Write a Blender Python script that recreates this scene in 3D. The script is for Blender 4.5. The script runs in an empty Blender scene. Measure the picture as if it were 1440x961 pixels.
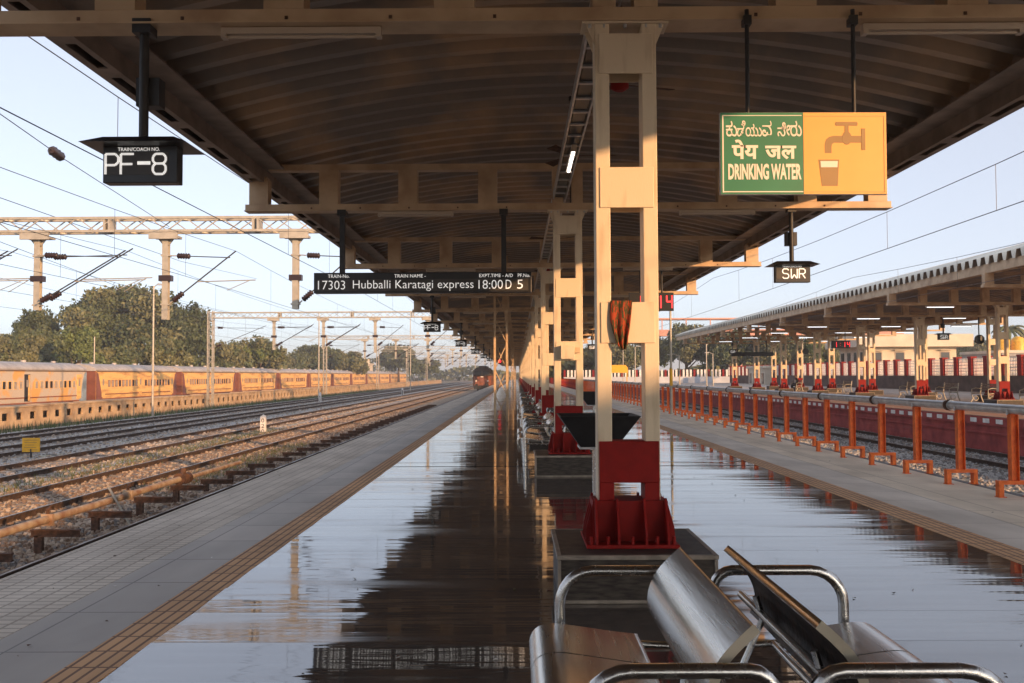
import bpy, math, random
from math import radians as R, sin, cos, pi, sqrt
from mathutils import Vector, Matrix
random.seed(7)
S = bpy.context.scene
C = S.collection
# ------------------------------------------------------------------ camera
F = 1290.0; H = 1.6
cam = bpy.data.cameras.new('camera'); cam.sensor_width = 36; cam.lens = F / 1440 * 36
cam.clip_end = 4000; cam.clip_start = 0.05
co = bpy.data.objects.new('camera', cam); C.objects.link(co)
co.matrix_world = (Matrix.Translation((0, 0, H)) @ Matrix.Rotation(R(0.31), 4, 'Z')
                   @ Matrix.Rotation(R(90 + 2.11), 4, 'X') @ Matrix.Rotation(R(-0.25), 4, 'Z'))
S.camera = co
# ------------------------------------------------------------------ light
SUN_AZ = 40.0; SUN_EL = 10.0           # sun stands behind the camera, 40 degrees to its right
w = bpy.data.worlds.new('World'); S.world = w; w.use_nodes = True
nt = w.node_tree; nt.nodes.clear()
sky = nt.nodes.new('ShaderNodeTexSky'); sky.sky_type = 'NISHITA'; sky.sun_disc = False
sky.sun_elevation = R(SUN_EL); sky.sun_rotation = R(180 - SUN_AZ)
sky.air_density = 0.75; sky.dust_density = 1.5; sky.ozone_density = 2.2; sky.altitude = 600
bg = nt.nodes.new('ShaderNodeBackground'); bg.inputs['Strength'].default_value = 0.15
ou = nt.nodes.new('ShaderNodeOutputWorld')
hs = nt.nodes.new('ShaderNodeHueSaturation'); hs.inputs['Saturation'].default_value = 0.6
nt.links.new(sky.outputs[0], hs.inputs['Color']); 
# a thin high veil of haze evens the clear sky out
veil = nt.nodes.new('ShaderNodeMixRGB'); veil.inputs[0].default_value = 0.62; veil.inputs[2].default_value = (1.76, 1.80, 2.02, 1)
nt.links.new(hs.outputs[0], veil.inputs[1]); nt.links.new(veil.outputs[0], bg.inputs[0]); nt.links.new(bg.outputs[0], ou.inputs[0])
sl = bpy.data.lights.new('sun', 'SUN'); sl.energy = 2.5; sl.angle = R(0.6); sl.color = (1.0, 0.56, 0.26)
so = bpy.data.objects.new('sun', sl); C.objects.link(so)
sd = Vector((sin(R(SUN_AZ)) * cos(R(SUN_EL)), -cos(R(SUN_AZ)) * cos(R(SUN_EL)), sin(R(SUN_EL))))
so.rotation_euler = sd.to_track_quat('Z', 'Y').to_euler()
S.view_settings.view_transform = 'Standard'; S.view_settings.look = 'None'
S.view_settings.exposure = 1.38; S.view_settings.gamma = 1
S.cycles.max_bounces = 8; S.cycles.diffuse_bounces = 4; S.cycles.glossy_bounces = 4
# ------------------------------------------------------------------ materials
MATS = {}
def mat(name, col, rough=0.6, metal=0.0, var=0.15, scale=3.0, col2=None, bump=0.0, bscale=40.0, emit=0.0,
        ior=None, stretch=(1, 1, 1), thresh=None, coords='Object'):
    m = bpy.data.materials.new(name); m.use_nodes = True
    n = m.node_tree.nodes; l = m.node_tree.links; b = n['Principled BSDF']
    b.inputs['Roughness'].default_value = rough; b.inputs['Metallic'].default_value = metal
    if ior: b.inputs['IOR'].default_value = ior
    tc = n.new('ShaderNodeTexCoord'); mp = n.new('ShaderNodeMapping'); mp.inputs['Scale'].default_value = stretch
    l.new(tc.outputs[coords], mp.inputs[0])
    nz = n.new('ShaderNodeTexNoise'); nz.inputs['Scale'].default_value = scale; nz.inputs['Detail'].default_value = 6
    l.new(mp.outputs[0], nz.inputs[0])
    rp = n.new('ShaderNodeValToRGB')
    c2 = col2 or tuple(c * (1 - 2 * var) for c in col)
    lo, hi = thresh or (0.35, 0.65)
    rp.color_ramp.elements[0].position = lo; rp.color_ramp.elements[1].position = hi
    rp.color_ramp.elements[0].color = (*c2, 1); rp.color_ramp.elements[1].color = (*col, 1)
    l.new(nz.outputs[0], rp.inputs[0]); l.new(rp.outputs[0], b.inputs['Base Color'])
    if bump:
        n2 = n.new('ShaderNodeTexNoise'); n2.inputs['Scale'].default_value = bscale; n2.inputs['Detail'].default_value = 3
        l.new(mp.outputs[0], n2.inputs[0])
        bp = n.new('ShaderNodeBump'); bp.inputs['Strength'].default_value = bump; bp.inputs['Distance'].default_value = 0.02
        l.new(n2.outputs[0], bp.inputs['Height']); l.new(bp.outputs[0], b.inputs['Normal'])
    if emit:
        b.inputs['Emission Color'].default_value = (*col, 1); b.inputs['Emission Strength'].default_value = emit
    MATS[name] = m
    return m

def wet_mat():
    m = bpy.data.materials.new('wet_granite'); m.use_nodes = True
    n = m.node_tree.nodes; l = m.node_tree.links; b = n['Principled BSDF']
    tc = n.new('ShaderNodeTexCoord')
    def noise(scale, st, detail=4):
        mp = n.new('ShaderNodeMapping'); mp.inputs['Scale'].default_value = st; l.new(tc.outputs['Object'], mp.inputs[0])
        z = n.new('ShaderNodeTexNoise'); z.inputs['Scale'].default_value = scale; z.inputs['Detail'].default_value = detail
        l.new(mp.outputs[0], z.inputs[0]); return z
    big = noise(0.5, (1, 1, 1), 5)
    rp = n.new('ShaderNodeValToRGB'); rp.color_ramp.elements[0].position = .35; rp.color_ramp.elements[1].position = .7
    rp.color_ramp.elements[0].color = (.075, .058, .050, 1); rp.color_ramp.elements[1].color = (.15, .12, .10, 1)
    l.new(big.outputs[0], rp.inputs[0])
    fine = noise(60, (1, 1, 1), 3)
    mx = n.new('ShaderNodeMixRGB'); mx.blend_type = 'MULTIPLY'; mx.inputs[0].default_value = .5
    l.new(rp.outputs[0], mx.inputs[1]); l.new(fine.outputs[0], mx.inputs[2]); l.new(mx.outputs[0], b.inputs['Base Color'])
    # roughness: thin water film, drier streaks across the platform
    dr = noise(1.0, (.35, 2.2, 1), 6)
    rr = n.new('ShaderNodeValToRGB'); rr.color_ramp.elements[0].position = .50; rr.color_ramp.elements[1].position = .78
    rr.color_ramp.elements[0].color = (.035, .035, .035, 1); rr.color_ramp.elements[1].color = (.24, .24, .24, 1)
    l.new(dr.outputs[0], rr.inputs[0]); l.new(rr.outputs[0], b.inputs['Roughness'])
    b.inputs['IOR'].default_value = 3.0
    wv = noise(1.0, (.35, 3.4, 1), 3); w2 = noise(9, (.5, 1.8, 1), 3)
    ad = n.new('ShaderNodeMath'); ad.operation = 'MULTIPLY_ADD'; ad.inputs[1].default_value = .06
    l.new(w2.outputs[0], ad.inputs[0]); l.new(wv.outputs[0], ad.inputs[2])
    bp = n.new('ShaderNodeBump'); bp.inputs['Strength'].default_value = 1.0; bp.inputs['Distance'].default_value = .0036
    l.new(ad.outputs[0], bp.inputs['Height']); l.new(bp.outputs[0], b.inputs['Normal'])
    MATS['wet'] = m

def paved(name, col, grout, bw, bh, mortar=.012, rough=.6, var=.2, bump=.3, ior=1.5, offset=0.0):
    m = bpy.data.materials.new(name); m.use_nodes = True
    n = m.node_tree.nodes; l = m.node_tree.links; b = n['Principled BSDF']
    tc = n.new('ShaderNodeTexCoord')
    br = n.new('ShaderNodeTexBrick'); br.inputs['Scale'].default_value = 1.0
    br.inputs['Brick Width'].default_value = bw; br.inputs['Row Height'].default_value = bh
    br.inputs['Mortar Size'].default_value = mortar; br.offset = offset
    br.inputs['Color1'].default_value = (*col, 1); br.inputs['Color2'].default_value = (*[c * (1 - var) for c in col], 1)
    br.inputs['Mortar'].default_value = (*grout, 1)
    l.new(tc.outputs['Object'], br.inputs[0])
    nz = n.new('ShaderNodeTexNoise'); nz.inputs['Scale'].default_value = .9; nz.inputs['Detail'].default_value = 8
    mp = n.new('ShaderNodeMapping'); mp.inputs['Scale'].default_value = (2, .7, 1); l.new(tc.outputs['Object'], mp.inputs[0]); l.new(mp.outputs[0], nz.inputs[0])
    rp = n.new('ShaderNodeValToRGB'); rp.color_ramp.elements[0].position = .3; rp.color_ramp.elements[1].position = .75
    rp.color_ramp.elements[0].color = (.72, .7, .68, 1); rp.color_ramp.elements[1].color = (1.1, 1.1, 1.1, 1)
    l.new(nz.outputs[0], rp.inputs[0])
    mx = n.new('ShaderNodeMixRGB'); mx.blend_type = 'MULTIPLY'; mx.inputs[0].default_value = 1
    l.new(br.outputs[0], mx.inputs[1]); l.new(rp.outputs[0], mx.inputs[2]); l.new(mx.outputs[0], b.inputs['Base Color'])
    b.inputs['Roughness'].default_value = rough; b.inputs['IOR'].default_value = ior
    bp = n.new('ShaderNodeBump'); bp.inputs['Strength'].default_value = bump; bp.inputs['Distance'].default_value = .006; bp.invert = True
    l.new(br.outputs['Fac'], bp.inputs['Height']); l.new(bp.outputs[0], b.inputs['Normal'])
    MATS[name] = m

def ballast_mat(name, c1, c2, c3, sc=14.0):
    m = bpy.data.materials.new(name); m.use_nodes = True
    n = m.node_tree.nodes; l = m.node_tree.links; b = n['Principled BSDF']
    tc = n.new('ShaderNodeTexCoord')
    v = n.new('ShaderNodeTexVoronoi'); v.inputs['Scale'].default_value = sc; l.new(tc.outputs['Object'], v.inputs[0])
    sp = n.new('ShaderNodeSeparateColor'); l.new(v.outputs['Color'], sp.inputs[0])
    rp = n.new('ShaderNodeValToRGB'); rp.color_ramp.elements[0].color = (*c1, 1); rp.color_ramp.elements[1].color = (*c2, 1)
    l.new(sp.outputs[0], rp.inputs[0])
    nz = n.new('ShaderNodeTexNoise'); nz.inputs['Scale'].default_value = .35; nz.inputs['Detail'].default_value = 7; nz.inputs['Roughness'].default_value = .7
    l.new(tc.outputs['Object'], nz.inputs[0])
    r2 = n.new('ShaderNodeValToRGB'); r2.color_ramp.elements[0].position = .48; r2.color_ramp.elements[1].position = .66
    r2.color_ramp.elements[0].color = (0, 0, 0, 1); r2.color_ramp.elements[1].color = (1, 1, 1, 1); l.new(nz.outputs[0], r2.inputs[0])
    mx = n.new('ShaderNodeMixRGB'); l.new(r2.outputs[0], mx.inputs[0]); l.new(rp.outputs[0], mx.inputs[1]); mx.inputs[2].default_value = (*c3, 1)
    l.new(mx.outputs[0], b.inputs['Base Color']); b.inputs['Roughness'].default_value = .95
    bp = n.new('ShaderNodeBump'); bp.inputs['Strength'].default_value = .9; bp.inputs['Distance'].default_value = .04; bp.invert = True
    l.new(v.outputs['Distance'], bp.inputs['Height']); l.new(bp.outputs[0], b.inputs['Normal'])
    MATS[name] = m

def steel_mat():
    m = bpy.data.materials.new('brushed_steel'); m.use_nodes = True
    n = m.node_tree.nodes; l = m.node_tree.links; b = n['Principled BSDF']
    b.inputs['Metallic'].default_value = 1.0; b.inputs['Base Color'].default_value = (.56, .54, .51, 1)
    tc = n.new('ShaderNodeTexCoord'); mp = n.new('ShaderNodeMapping'); mp.inputs['Scale'].default_value = (60, 3, 60)
    l.new(tc.outputs['Object'], mp.inputs[0])
    z = n.new('ShaderNodeTexNoise'); z.inputs['Scale'].default_value = 1.6; z.inputs['Detail'].default_value = 6; l.new(mp.outputs[0], z.inputs[0])
    z2 = n.new('ShaderNodeTexNoise'); z2.inputs['Scale'].default_value = .5; z2.inputs['Detail'].default_value = 8; l.new(mp.outputs[0], z2.inputs[0])
    r = n.new('ShaderNodeMapRange'); r.inputs['From Min'].default_value = .3; r.inputs['From Max'].default_value = .7
    r.inputs['To Min'].default_value = .19; r.inputs['To Max'].default_value = .30
    l.new(z2.outputs[0], r.inputs[0]); l.new(r.outputs[0], b.inputs['Roughness'])
    bp = n.new('ShaderNodeBump'); bp.inputs['Strength'].default_value = .12; bp.inputs['Distance'].default_value = .004
    l.new(z.outputs[0], bp.inputs['Height']); l.new(bp.outputs[0], b.inputs['Normal'])
    MATS['steel'] = m

mat('cream', (.67, .55, .39), .5, 0, .06, 2.2, col2=(.52, .40, .26), thresh=(.28, .46), bump=.06, bscale=25, stretch=(5, 5, .8))
mat('cream_dirty_bounce', (.58, .42, .26), .55, 0, .16, 2.5, col2=(.40, .26, .15), thresh=(.3, .6))  # dirty cream, its colour warmed for bounced light in the shade
mat('red', (.27, .012, .010), .6, 0, .12, 8, ior=1.25)
mat('orange', (.88, .20, .04), .5, 0, .15, 9, col2=(.62, .11, .03), ior=1.3)
mat('galv', (.60, .60, .60), .35, .4, .15, 7)
mat('roof', (.44, .29, .17), .5, .15, .2, .75, col2=(.22, .18, .15), bump=.35, bscale=9, thresh=(.47, .66), stretch=(1, .55, 1))  # rust-toned patches stand in, as colour, for golden light bounced off water
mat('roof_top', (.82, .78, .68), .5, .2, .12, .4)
mat('gutter', (.28, .215, .17), .55, .1, .2, 3)
mat('black', (.012, .012, .014), .35, 0, .1, 5)
mat('black_iron', (.022, .022, .024), .5, 0, .2, 12)
mat('led_white', (.9, .88, .84), .5, emit=.22, var=0)
mat('led_red', (1, .03, .04), .5, emit=.8, var=0)
mat('tube', (.9, .95, 1), .4, emit=3.0, var=0)
mat('tube_far', (.9, .95, 1), .4, emit=.9, var=0)
mat('tube_off', (.46, .37, .28), .35, var=.03)
mat('sign_green', (.012, .19, .105), .45, var=.06, scale=4)
mat('sign_yellow', (.86, .42, .10), .45, var=.03, scale=4)
mat('sign_white', (.82, .78, .72), .5, var=.02)
mat('sign_brown', (.33, .20, .075), .5, var=.05)
mat('sign_tan', (.55, .34, .15), .5, var=.05)
mat('rust', (.13, .065, .04), .8, .1, .3, 14, bump=.3)
mat('rail_top', (.30, .27, .25), .35, .8, .2, 6)
mat('rail_dark', (.10, .062, .045), .75, .2, .3, 10)
mat('sleeper', (.30, .24, .19), .9, 0, .25, 9, col2=(.17, .12, .09), bump=.3)
mat('pipe_tan', (.46, .36, .25), .7, 0, .2, 5, col2=(.27, .15, .09))
mat('concrete', (.30, .27, .235), .85, 0, .2, 2.5, col2=(.17, .15, .13), bump=.3)
mat('granite', (.075, .062, .05), .5, 0, .3, 9, col2=(.028, .022, .02), stretch=(1, 1, 5), ior=1.3)
mat('granite_edge', (.30, .25, .20), .5, 0, .2, 10)
mat('maroon', (.42, .085, .075), .9, 0, .25, 2, col2=(.22, .045, .045), ior=1.3, thresh=(.3, .7))
mat('white_paint', (.82, .79, .75), .6, 0, .12, 4)
mat('terracotta', (.50, .28, .19), .8, 0, .15, 1.2)
mat('coach_yellow', (.78, .47, .15), .6, 0, .1, 1.5, col2=(.50, .25, .08), thresh=(.30, .52), stretch=(1, .35, 2.2))
mat('coach_cream', (.52, .43, .33), .65, 0, .2, .55, col2=(.68, .36, .10), thresh=(.42, .50))
mat('coach_roof', (.46, .43, .41), .6, .1, .12, 1.5)
mat('coach_red', (.24, .08, .05), .6, 0, .15, 2)
mat('coach_blue', (.30, .38, .44), .6, 0, .25, 1.5)
mat('glass_dark', (.03, .03, .035), .15, 0, .2, 4)
mat('shutter', (.40, .33, .26), .6, 0, .15, 4)
mat('stripe', (.30, .10, .04), .6)
mat('wall_stone', (.52, .37, .22), .9, 0, .2, 1.4, col2=(.30, .20, .12), thresh=(.3, .6), bump=.4, bscale=9)
mat('loco_dark', (.07, .05, .042), .55, .1, .2, 3)
mat('loco_red', (.30, .085, .035), .6, 0, .3, 3, col2=(.10, .035, .022))
mat('ohe', (.50, .46, .38), .55, .35, .1, 4)
mat('wire', (.09, .085, .08), .5, .5, .05, 1)
mat('cabinet', (.055, .05, .045), .5)
mat('rear_steel_shaded', (.05, .045, .042), .45, .6, .3, 20, col2=(.10, .07, .055), bump=.3, bscale=30)  # dirty rear steel, darkened in colour for the dark floor it reflects
mat('wall_brown', (.12, .075, .062), .9, 0, .25, 1.5)
mat('cap', (.50, .44, .34), .45, .3)
mat('insul', (.035, .018, .017), .35, 0, .1, 5)
mat('yellow_paint', (.80, .42, .02), .55, 0, .08, 6)
mat('bark', (.13, .095, .07), .95, 0, .25, 6, bump=.5)
mat('bld_cream', (.66, .58, .46), .8, 0, .1, .6)
mat('bld_pink', (.52, .33, .26), .8, 0, .1, .6)
mat('bld_grey', (.34, .33, .33), .8, 0, .1, .8)
mat('tank', (.82, .48, .05), .5)
mat('hoarding', (.50, .53, .58), .6, 0, .08, .5)
mat('bridge_pink', (.60, .30, .22), .7, 0, .1, .4)
mat('shirt_dark', (.02, .02, .026), .9)
mat('skin', (.22, .12, .075), .6)
mat('cloth', (.33, .05, .018), .95, 0, .1, 22, col2=(.045, .05, .02), thresh=(.48, .54), stretch=(3.2, 1, .8))
mat('grass', (.10, .13, .035), .95, 0, .3, 2, col2=(.20, .17, .07))
def leaf(name, a, b_):
    m = mat(name, a, .65, 0, .2, .9, col2=b_, thresh=(.38, .62)); return m
leaf('leaf_mid', (.10, .125, .045), (.05, .068, .026)); leaf('leaf_dark', (.06, .085, .03), (.032, .05, .02))
leaf('leaf_olive', (.16, .165, .07), (.09, .095, .04)); leaf('leaf_light', (.13, .17, .045), (.07, .10, .03))
wet_mat(); steel_mat()
paved('edge_tile', (.78, .70, .60), (.46, .39, .32), .15, .1, .011, .8, .12, .8)
paved('smooth_slab', (.46, .40, .345), (.13, .108, .09), .75, .9, .008, .5, .2, .3, 1.4)
paved('tactile', (.74, .42, .20), (.22, .11, .055), .075, .3, .010, .7, .12, 1.0, 1.4)
paved('coarse_slab', (.86, .74, .58), (.55, .45, .35), 1.4, .9, .012, .8, .1, .5, 1.4)
paved('grey_slab', (.78, .70, .60), (.5, .43, .36), .75, .9, .01, .7, .1, .4, 1.4)
paved('platform_two_paving', (.46, .38, .31), (.28, .21, .17), .6, .6, .012, .6, .2, .4)
ballast_mat('ballast_grey', (.20, .19, .18), (.60, .57, .54), (.36, .34, .25))
ballast_mat('ballast_brown', (.17, .12, .085), (.52, .40, .30), (.33, .27, .19))
ballast_mat('ground_soil', (.14, .105, .07), (.26, .20, .13), (.13, .13, .05), 3.0)
# ------------------------------------------------------------------ helpers
class MB:
    def __init__(s): s.v = []; s.f = []; s.m = []; s.mats = []; s.sm = []
    def mi(s, m):
        if m not in s.mats: s.mats.append(m)
        return s.mats.index(m)
    def add(s, vs, fs, m, smooth=False):
        k = len(s.v); s.v += [tuple(v) for v in vs]; i = s.mi(m)
        for f in fs: s.f.append([a + k for a in f]); s.m.append(i); s.sm.append(smooth)
    def box(s, x0, x1, y0, y1, z0, z1, m):
        s.add([(x, y, z) for z in (z0, z1) for y in (y0, y1) for x in (x0, x1)],
              [(0, 2, 3, 1), (4, 5, 7, 6), (0, 1, 5, 4), (2, 6, 7, 3), (0, 4, 6, 2), (1, 3, 7, 5)], m)
    def bar(s, p, q, wd, ht, m, up=(0, 0, 1)):
        p = Vector(p); q = Vector(q); d = (q - p).normalized(); up = Vector(up)
        if abs(d.dot(up)) > .99: up = Vector((0, 1, 0))
        a = d.cross(up).normalized() * wd / 2; b = a.cross(d).normalized() * ht / 2
        vs = [o + sa * a + sb * b for o in (p, q) for sb in (-1, 1) for sa in (-1, 1)]
        s.add(vs, [(0, 1, 3, 2), (4, 6, 7, 5), (0, 4, 5, 1), (2, 3, 7, 6), (0, 2, 6, 4), (1, 5, 7, 3)], m)
    def tube(s, path, r, m, n=8, closed=True, radii=None):
        P = [Vector(p) for p in path]; k0 = None; rings = []
        t0 = (P[1] - P[0]).normalized(); u = t0.orthogonal().normalized()
        for i, p in enumerate(P):
            if i == 0: t = t0
            elif i == len(P) - 1: t = (P[i] - P[i - 1]).normalized()
            else: t = ((P[i + 1] - P[i]).normalized() + (P[i] - P[i - 1]).normalized()).normalized()
            u = (u - t * u.dot(t)).normalized(); v = t.cross(u); rr = radii[i] if radii else r
            rings.append([p + (u * cos(2 * pi * j / n) + v * sin(2 * pi * j / n)) * rr for j in range(n)])
        vs = [x for g in rings for x in g]
        fs = [(i * n + j, i * n + (j + 1) % n, (i + 1) * n + (j + 1) % n, (i + 1) * n + j) for i in range(len(P) - 1) for j in range(n)]
        s.add(vs, fs, m, n > 4)
        if closed: s.add(rings[0], [tuple(reversed(range(n)))], m); s.add(rings[-1], [tuple(range(n))], m)
    def prism(s, poly, axis, a, b, m, smooth=False):
        def P(u, v, t): return {'x': (t, u, v), 'y': (u, t, v), 'z': (u, v, t)}[axis]
        n = len(poly)
        s.add([P(u, v, a) for u, v in poly] + [P(u, v, b) for u, v in poly], [(i, (i + 1) % n, n + (i + 1) % n, n + i) for i in range(n)], m, smooth)
        s.add([P(u, v, a) for u, v in poly], [tuple(range(n))], m); s.add([P(u, v, b) for u, v in poly], [tuple(range(n))], m)
    def quad(s, a, b, c, d, m): s.add([a, b, c, d], [(0, 1, 2, 3)], m)
    def build(s, name, parent=None, bevel=0, loc=None):
        me = bpy.data.meshes.new(name); me.from_pydata(s.v, [], s.f)
        for m in s.mats: me.materials.append(MATS[m])
        me.polygons.foreach_set('material_index', s.m); me.polygons.foreach_set('use_smooth', s.sm); me.update()
        o = bpy.data.objects.new(name, me); C.objects.link(o)
        if parent: o.parent = parent
        if loc: o.location = loc
        if bevel:
            b = o.modifiers.new('bevel', 'BEVEL'); b.width = bevel; b.segments = 2; b.limit_method = 'ANGLE'
        return o
def tag(o, label=None, cat=None, group=None, kind=None):
    for k, v in (('label', label), ('category', cat), ('group', group), ('kind', kind)):
        if v: o[k] = v
    return o
def thing(name, label, cat, loc=(0, 0, 0), group=None, rz=0):
    o = bpy.data.objects.new(name, None); C.objects.link(o); o.location = loc; o.rotation_euler = (0, 0, rz); o.empty_display_size = .2
    return tag(o, label, cat, group)
KIDS = {}
def dup(o, parent=None, loc=None, label=None, rz=None, group=None, scale=None):
    c = o.copy(); C.objects.link(c)
    if parent: c.parent = parent
    if loc is not None: c.location = loc
    if rz is not None: c.rotation_euler = (0, 0, rz)
    if scale is not None: c.scale = (scale,) * 3 if not isinstance(scale, tuple) else scale
    if label: c['label'] = label
    if group: c['group'] = group
    for ch in list(o.children): dup(ch, c)
    return c
def struct(o): o['kind'] = 'structure'; return o
def text(mb, body, x, z, width, height, y, m, depth=.004, face=-1, bold=0.0, raw=False):
    """lettering standing in the XZ plane at y, its box (x, z, width, height), readable from -Y (face=-1)"""
    cu = bpy.data.curves.new('t', 'FONT'); cu.body = body; cu.extrude = .02; cu.offset = bold; cu.resolution_u = 3
    o = bpy.data.objects.new('t', cu); C.objects.link(o)
    bpy.context.view_layer.update(); dg = bpy.context.evaluated_depsgraph_get()
    me = bpy.data.meshes.new_from_object(o.evaluated_get(dg))
    vs = [v.co.copy() for v in me.vertices]; fs = [tuple(p.vertices) for p in me.polygons]
    bpy.data.objects.remove(o); bpy.data.curves.remove(cu); bpy.data.meshes.remove(me)
    x0 = min(v.x for v in vs); x1 = max(v.x for v in vs); y0 = min(v.y for v in vs); y1 = max(v.y for v in vs)
    sx = width / (x1 - x0); sz = height / (y1 - y0)
    if face < 0: out = [(x + (v.x - x0) * sx, y - (depth if v.z > 0 else 0), z + (v.y - y0) * sz) for v in vs]
    else: out = [(x + width - (v.x - x0) * sx, y + (depth if v.z > 0 else 0), z + (v.y - y0) * sz) for v in vs]
    mb.add(out, fs, m)
def arc(cx, cz, r, a0, a1, n):
    return [(cx + r * cos(R(a0 + (a1 - a0) * i / n)), cz + r * sin(R(a0 + (a1 - a0) * i / n))) for i in range(n + 1)]
YB, YE = -42.0, 330.0          # how far the platform reaches behind and ahead of the camera
GZ = -1.15                     # ground level beside the platforms
# ------------------------------------------------------------------ ground and platforms
g = MB(); g.box(-1500, 1500, -300, 3000, GZ - 2, GZ - .03, 'ground_soil'); struct(g.build('ground'))
g = MB(); g.box(-12.0, -4.2, YB, 600, GZ - .1, GZ + .10, 'ballast_brown'); struct(g.build('brown_track_bed'))
g = MB(); g.box(-24.6, -12.0, YB, 600, GZ - .1, GZ + .104, 'ballast_grey'); struct(g.build('grey_track_bed'))
g = MB(); g.box(6.62, 16.0, YB, 600, GZ - .1, GZ + .104, 'ballast_grey'); struct(g.build('platform_track_bed'))
g = MB(); g.box(-4.07, 6.56, YB, YE, GZ, -.012, 'granite')
struct(g.build('platform'))
def sheet(name, x0, x1, m, z=0.0, h=.03):
    g = MB(); g.box(x0, x1, YB, YE, z - h, z, m); return struct(g.build(name))
sheet('textured_edge_paving', -4.11, -3.17, 'edge_tile'); sheet('smooth_border_paving', -3.17, -2.50, 'smooth_slab', -.002)
sheet('tactile_paving', -2.50, -2.21, 'tactile', .003); sheet('tactile_paving', 4.21, 4.56, 'tactile', .003)
sheet('grey_border_paving', 4.56, 5.27, 'grey_slab', -.002); sheet('coarse_edge_paving', 5.27, 6.52, 'coarse_slab')
sheet('platform_coping', 6.52, 6.64, 'granite', .002, .12)
g = MB(); y = YB
rnd = random.Random(3)
while y < YE:                                          # granite slab rows, each laid a hair out of true
    x = -2.21; nx = 0; b = max(-.0024, min(.0024, rnd.gauss(0, .0016)))
    while x < 4.2:
        x1 = min(x + 1.284, 4.21); a = 0; z = 0
        e = .002
        g.add([(x, y + e, z - a - b), (x1, y + e, z + a - b), (x1, y + .71 - e, z + a + b), (x, y + .71 - e, z - a + b)], [(0, 1, 2, 3)], 'wet')
        x = x1
    y += .71
g.box(-2.21, 4.21, YB, YE, -.03, -.006, 'granite'); struct(g.build('wet_granite_floor'))
# platform two, across the tracks on the right
P2 = .15
g = MB(); g.box(16.06, 36.0, YB, 400, GZ - .1, P2 - .03, 'maroon'); g.box(16.0, 36.0, YB, 400, P2 - .03, P2, 'platform_two_paving')
g.box(15.98, 16.06, YB, 400, P2 - .32, P2 - .03, 'maroon'); g.box(15.97, 17.2, YB, 400, P2 - .02, P2 + .004, 'terracotta')
yy = 8.0
while yy < 160: g.box(15.965, 15.99, yy, yy + .42, P2 - .24, P2 - .09, 'white_paint'); yy += .86
g.box(16.02, 16.07, YB, 400, P2 - .62, P2 - .56, 'maroon')
struct(g.build('platform_across_tracks'))
# ------------------------------------------------------------------ tracks
def track(xc, near=8, far=330, dz=0.0, sl=True):
    root = thing('railway_track', None, None, (xc, 0, GZ + dz)); root['kind'] = 'structure'; 
    for sx in (-.838, .838):
        g = MB(); pr = [(-.07, .08), (.07, .08), (.07, .095), (.012, .115), (.012, .205), (.036, .215), (.036, .245), (-.036, .245), (-.036, .215), (-.012, .205), (-.012, .115), (-.07, .095)]
        g.prism([(a + sx, b) for a, b in pr], 'y', YB, 600, 'rail_dark')
        g.box(sx - .022, sx + .022, YB, 600, .2455, .249, 'rail_top'); g.build('rail', root)
    g = MB(); y = near
    while y < far: g.box(-1.37, 1.37, y, y + .25, -.05, .118, 'sleeper'); y += .62
    o = g.build('sleepers', root); o['kind'] = 'stuff'
    return root
for xc in (-5.72, -10.05, -13.8, -17.9, -21.9, 8.3, 14.3, -38.2): track(xc, dz=.0 if xc > -30 else -.1)
# loose ballast stones and rubble
def stones(name, xs, ys, n, size, m, label, dens=None):
    g = MB(); rn = random.Random(hash(name) % 99 if False else len(name))
    vs = []; 
    for _ in range(n):
        u = rn.random(); y = ys[0] * (ys[1] / ys[0]) ** u; x = rn.uniform(*xs); s = size * rn.uniform(.5, 1.3)
        k = [(x + s * rn.uniform(.6, 1.2) * sx, y + s * rn.uniform(.6, 1.2) * sy, GZ + .09) for sx, sy in ((-1, -1), (1, -1), (1, 1), (-1, 1))]
        t = [(x + s * rn.uniform(.2, .8) * sx, y + s * rn.uniform(.2, .8) * sy, GZ + .10 + s * rn.uniform(.5, 1.2)) for sx, sy in ((-1, -1), (1, -1), (1, 1), (-1, 1))]
        g.add(k + t, [(4, 5, 6, 7), (0, 1, 5, 4), (1, 2, 6, 5), (2, 3, 7, 6), (3, 0, 4, 7)], m[rn.randrange(len(m))])
    return tag(g.build(name), label, 'ballast', None, 'stuff')
mat('stone_a', (.50, .40, .31), .95, var=.2, scale=30); mat('stone_b', (.27, .185, .13), .95, var=.2, scale=30); mat('stone_c', (.50, .48, .46), .95, var=.2, scale=30); mat('stone_d', (.24, .225, .215), .95, var=.2, scale=30)
stones('brown_ballast', (-12.0, -6.6), (10, 70), 16000, .045, ['stone_a', 'stone_b', 'stone_b', 'stone_a', 'stone_d'], 'rusty brown track ballast beside the left platform edge')
stones('grey_ballast', (-24.0, -12.2), (22, 120), 12000, .05, ['stone_c', 'stone_d', 'stone_a'], 'grey ballast between the tracks on the left')
stones('dark_grey_ballast', (9.8, 15.9), (18, 90), 14000, .045, ['stone_c', 'stone_d', 'stone_d', 'stone_c'], 'grey ballast between the orange railing and the far platform')
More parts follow.
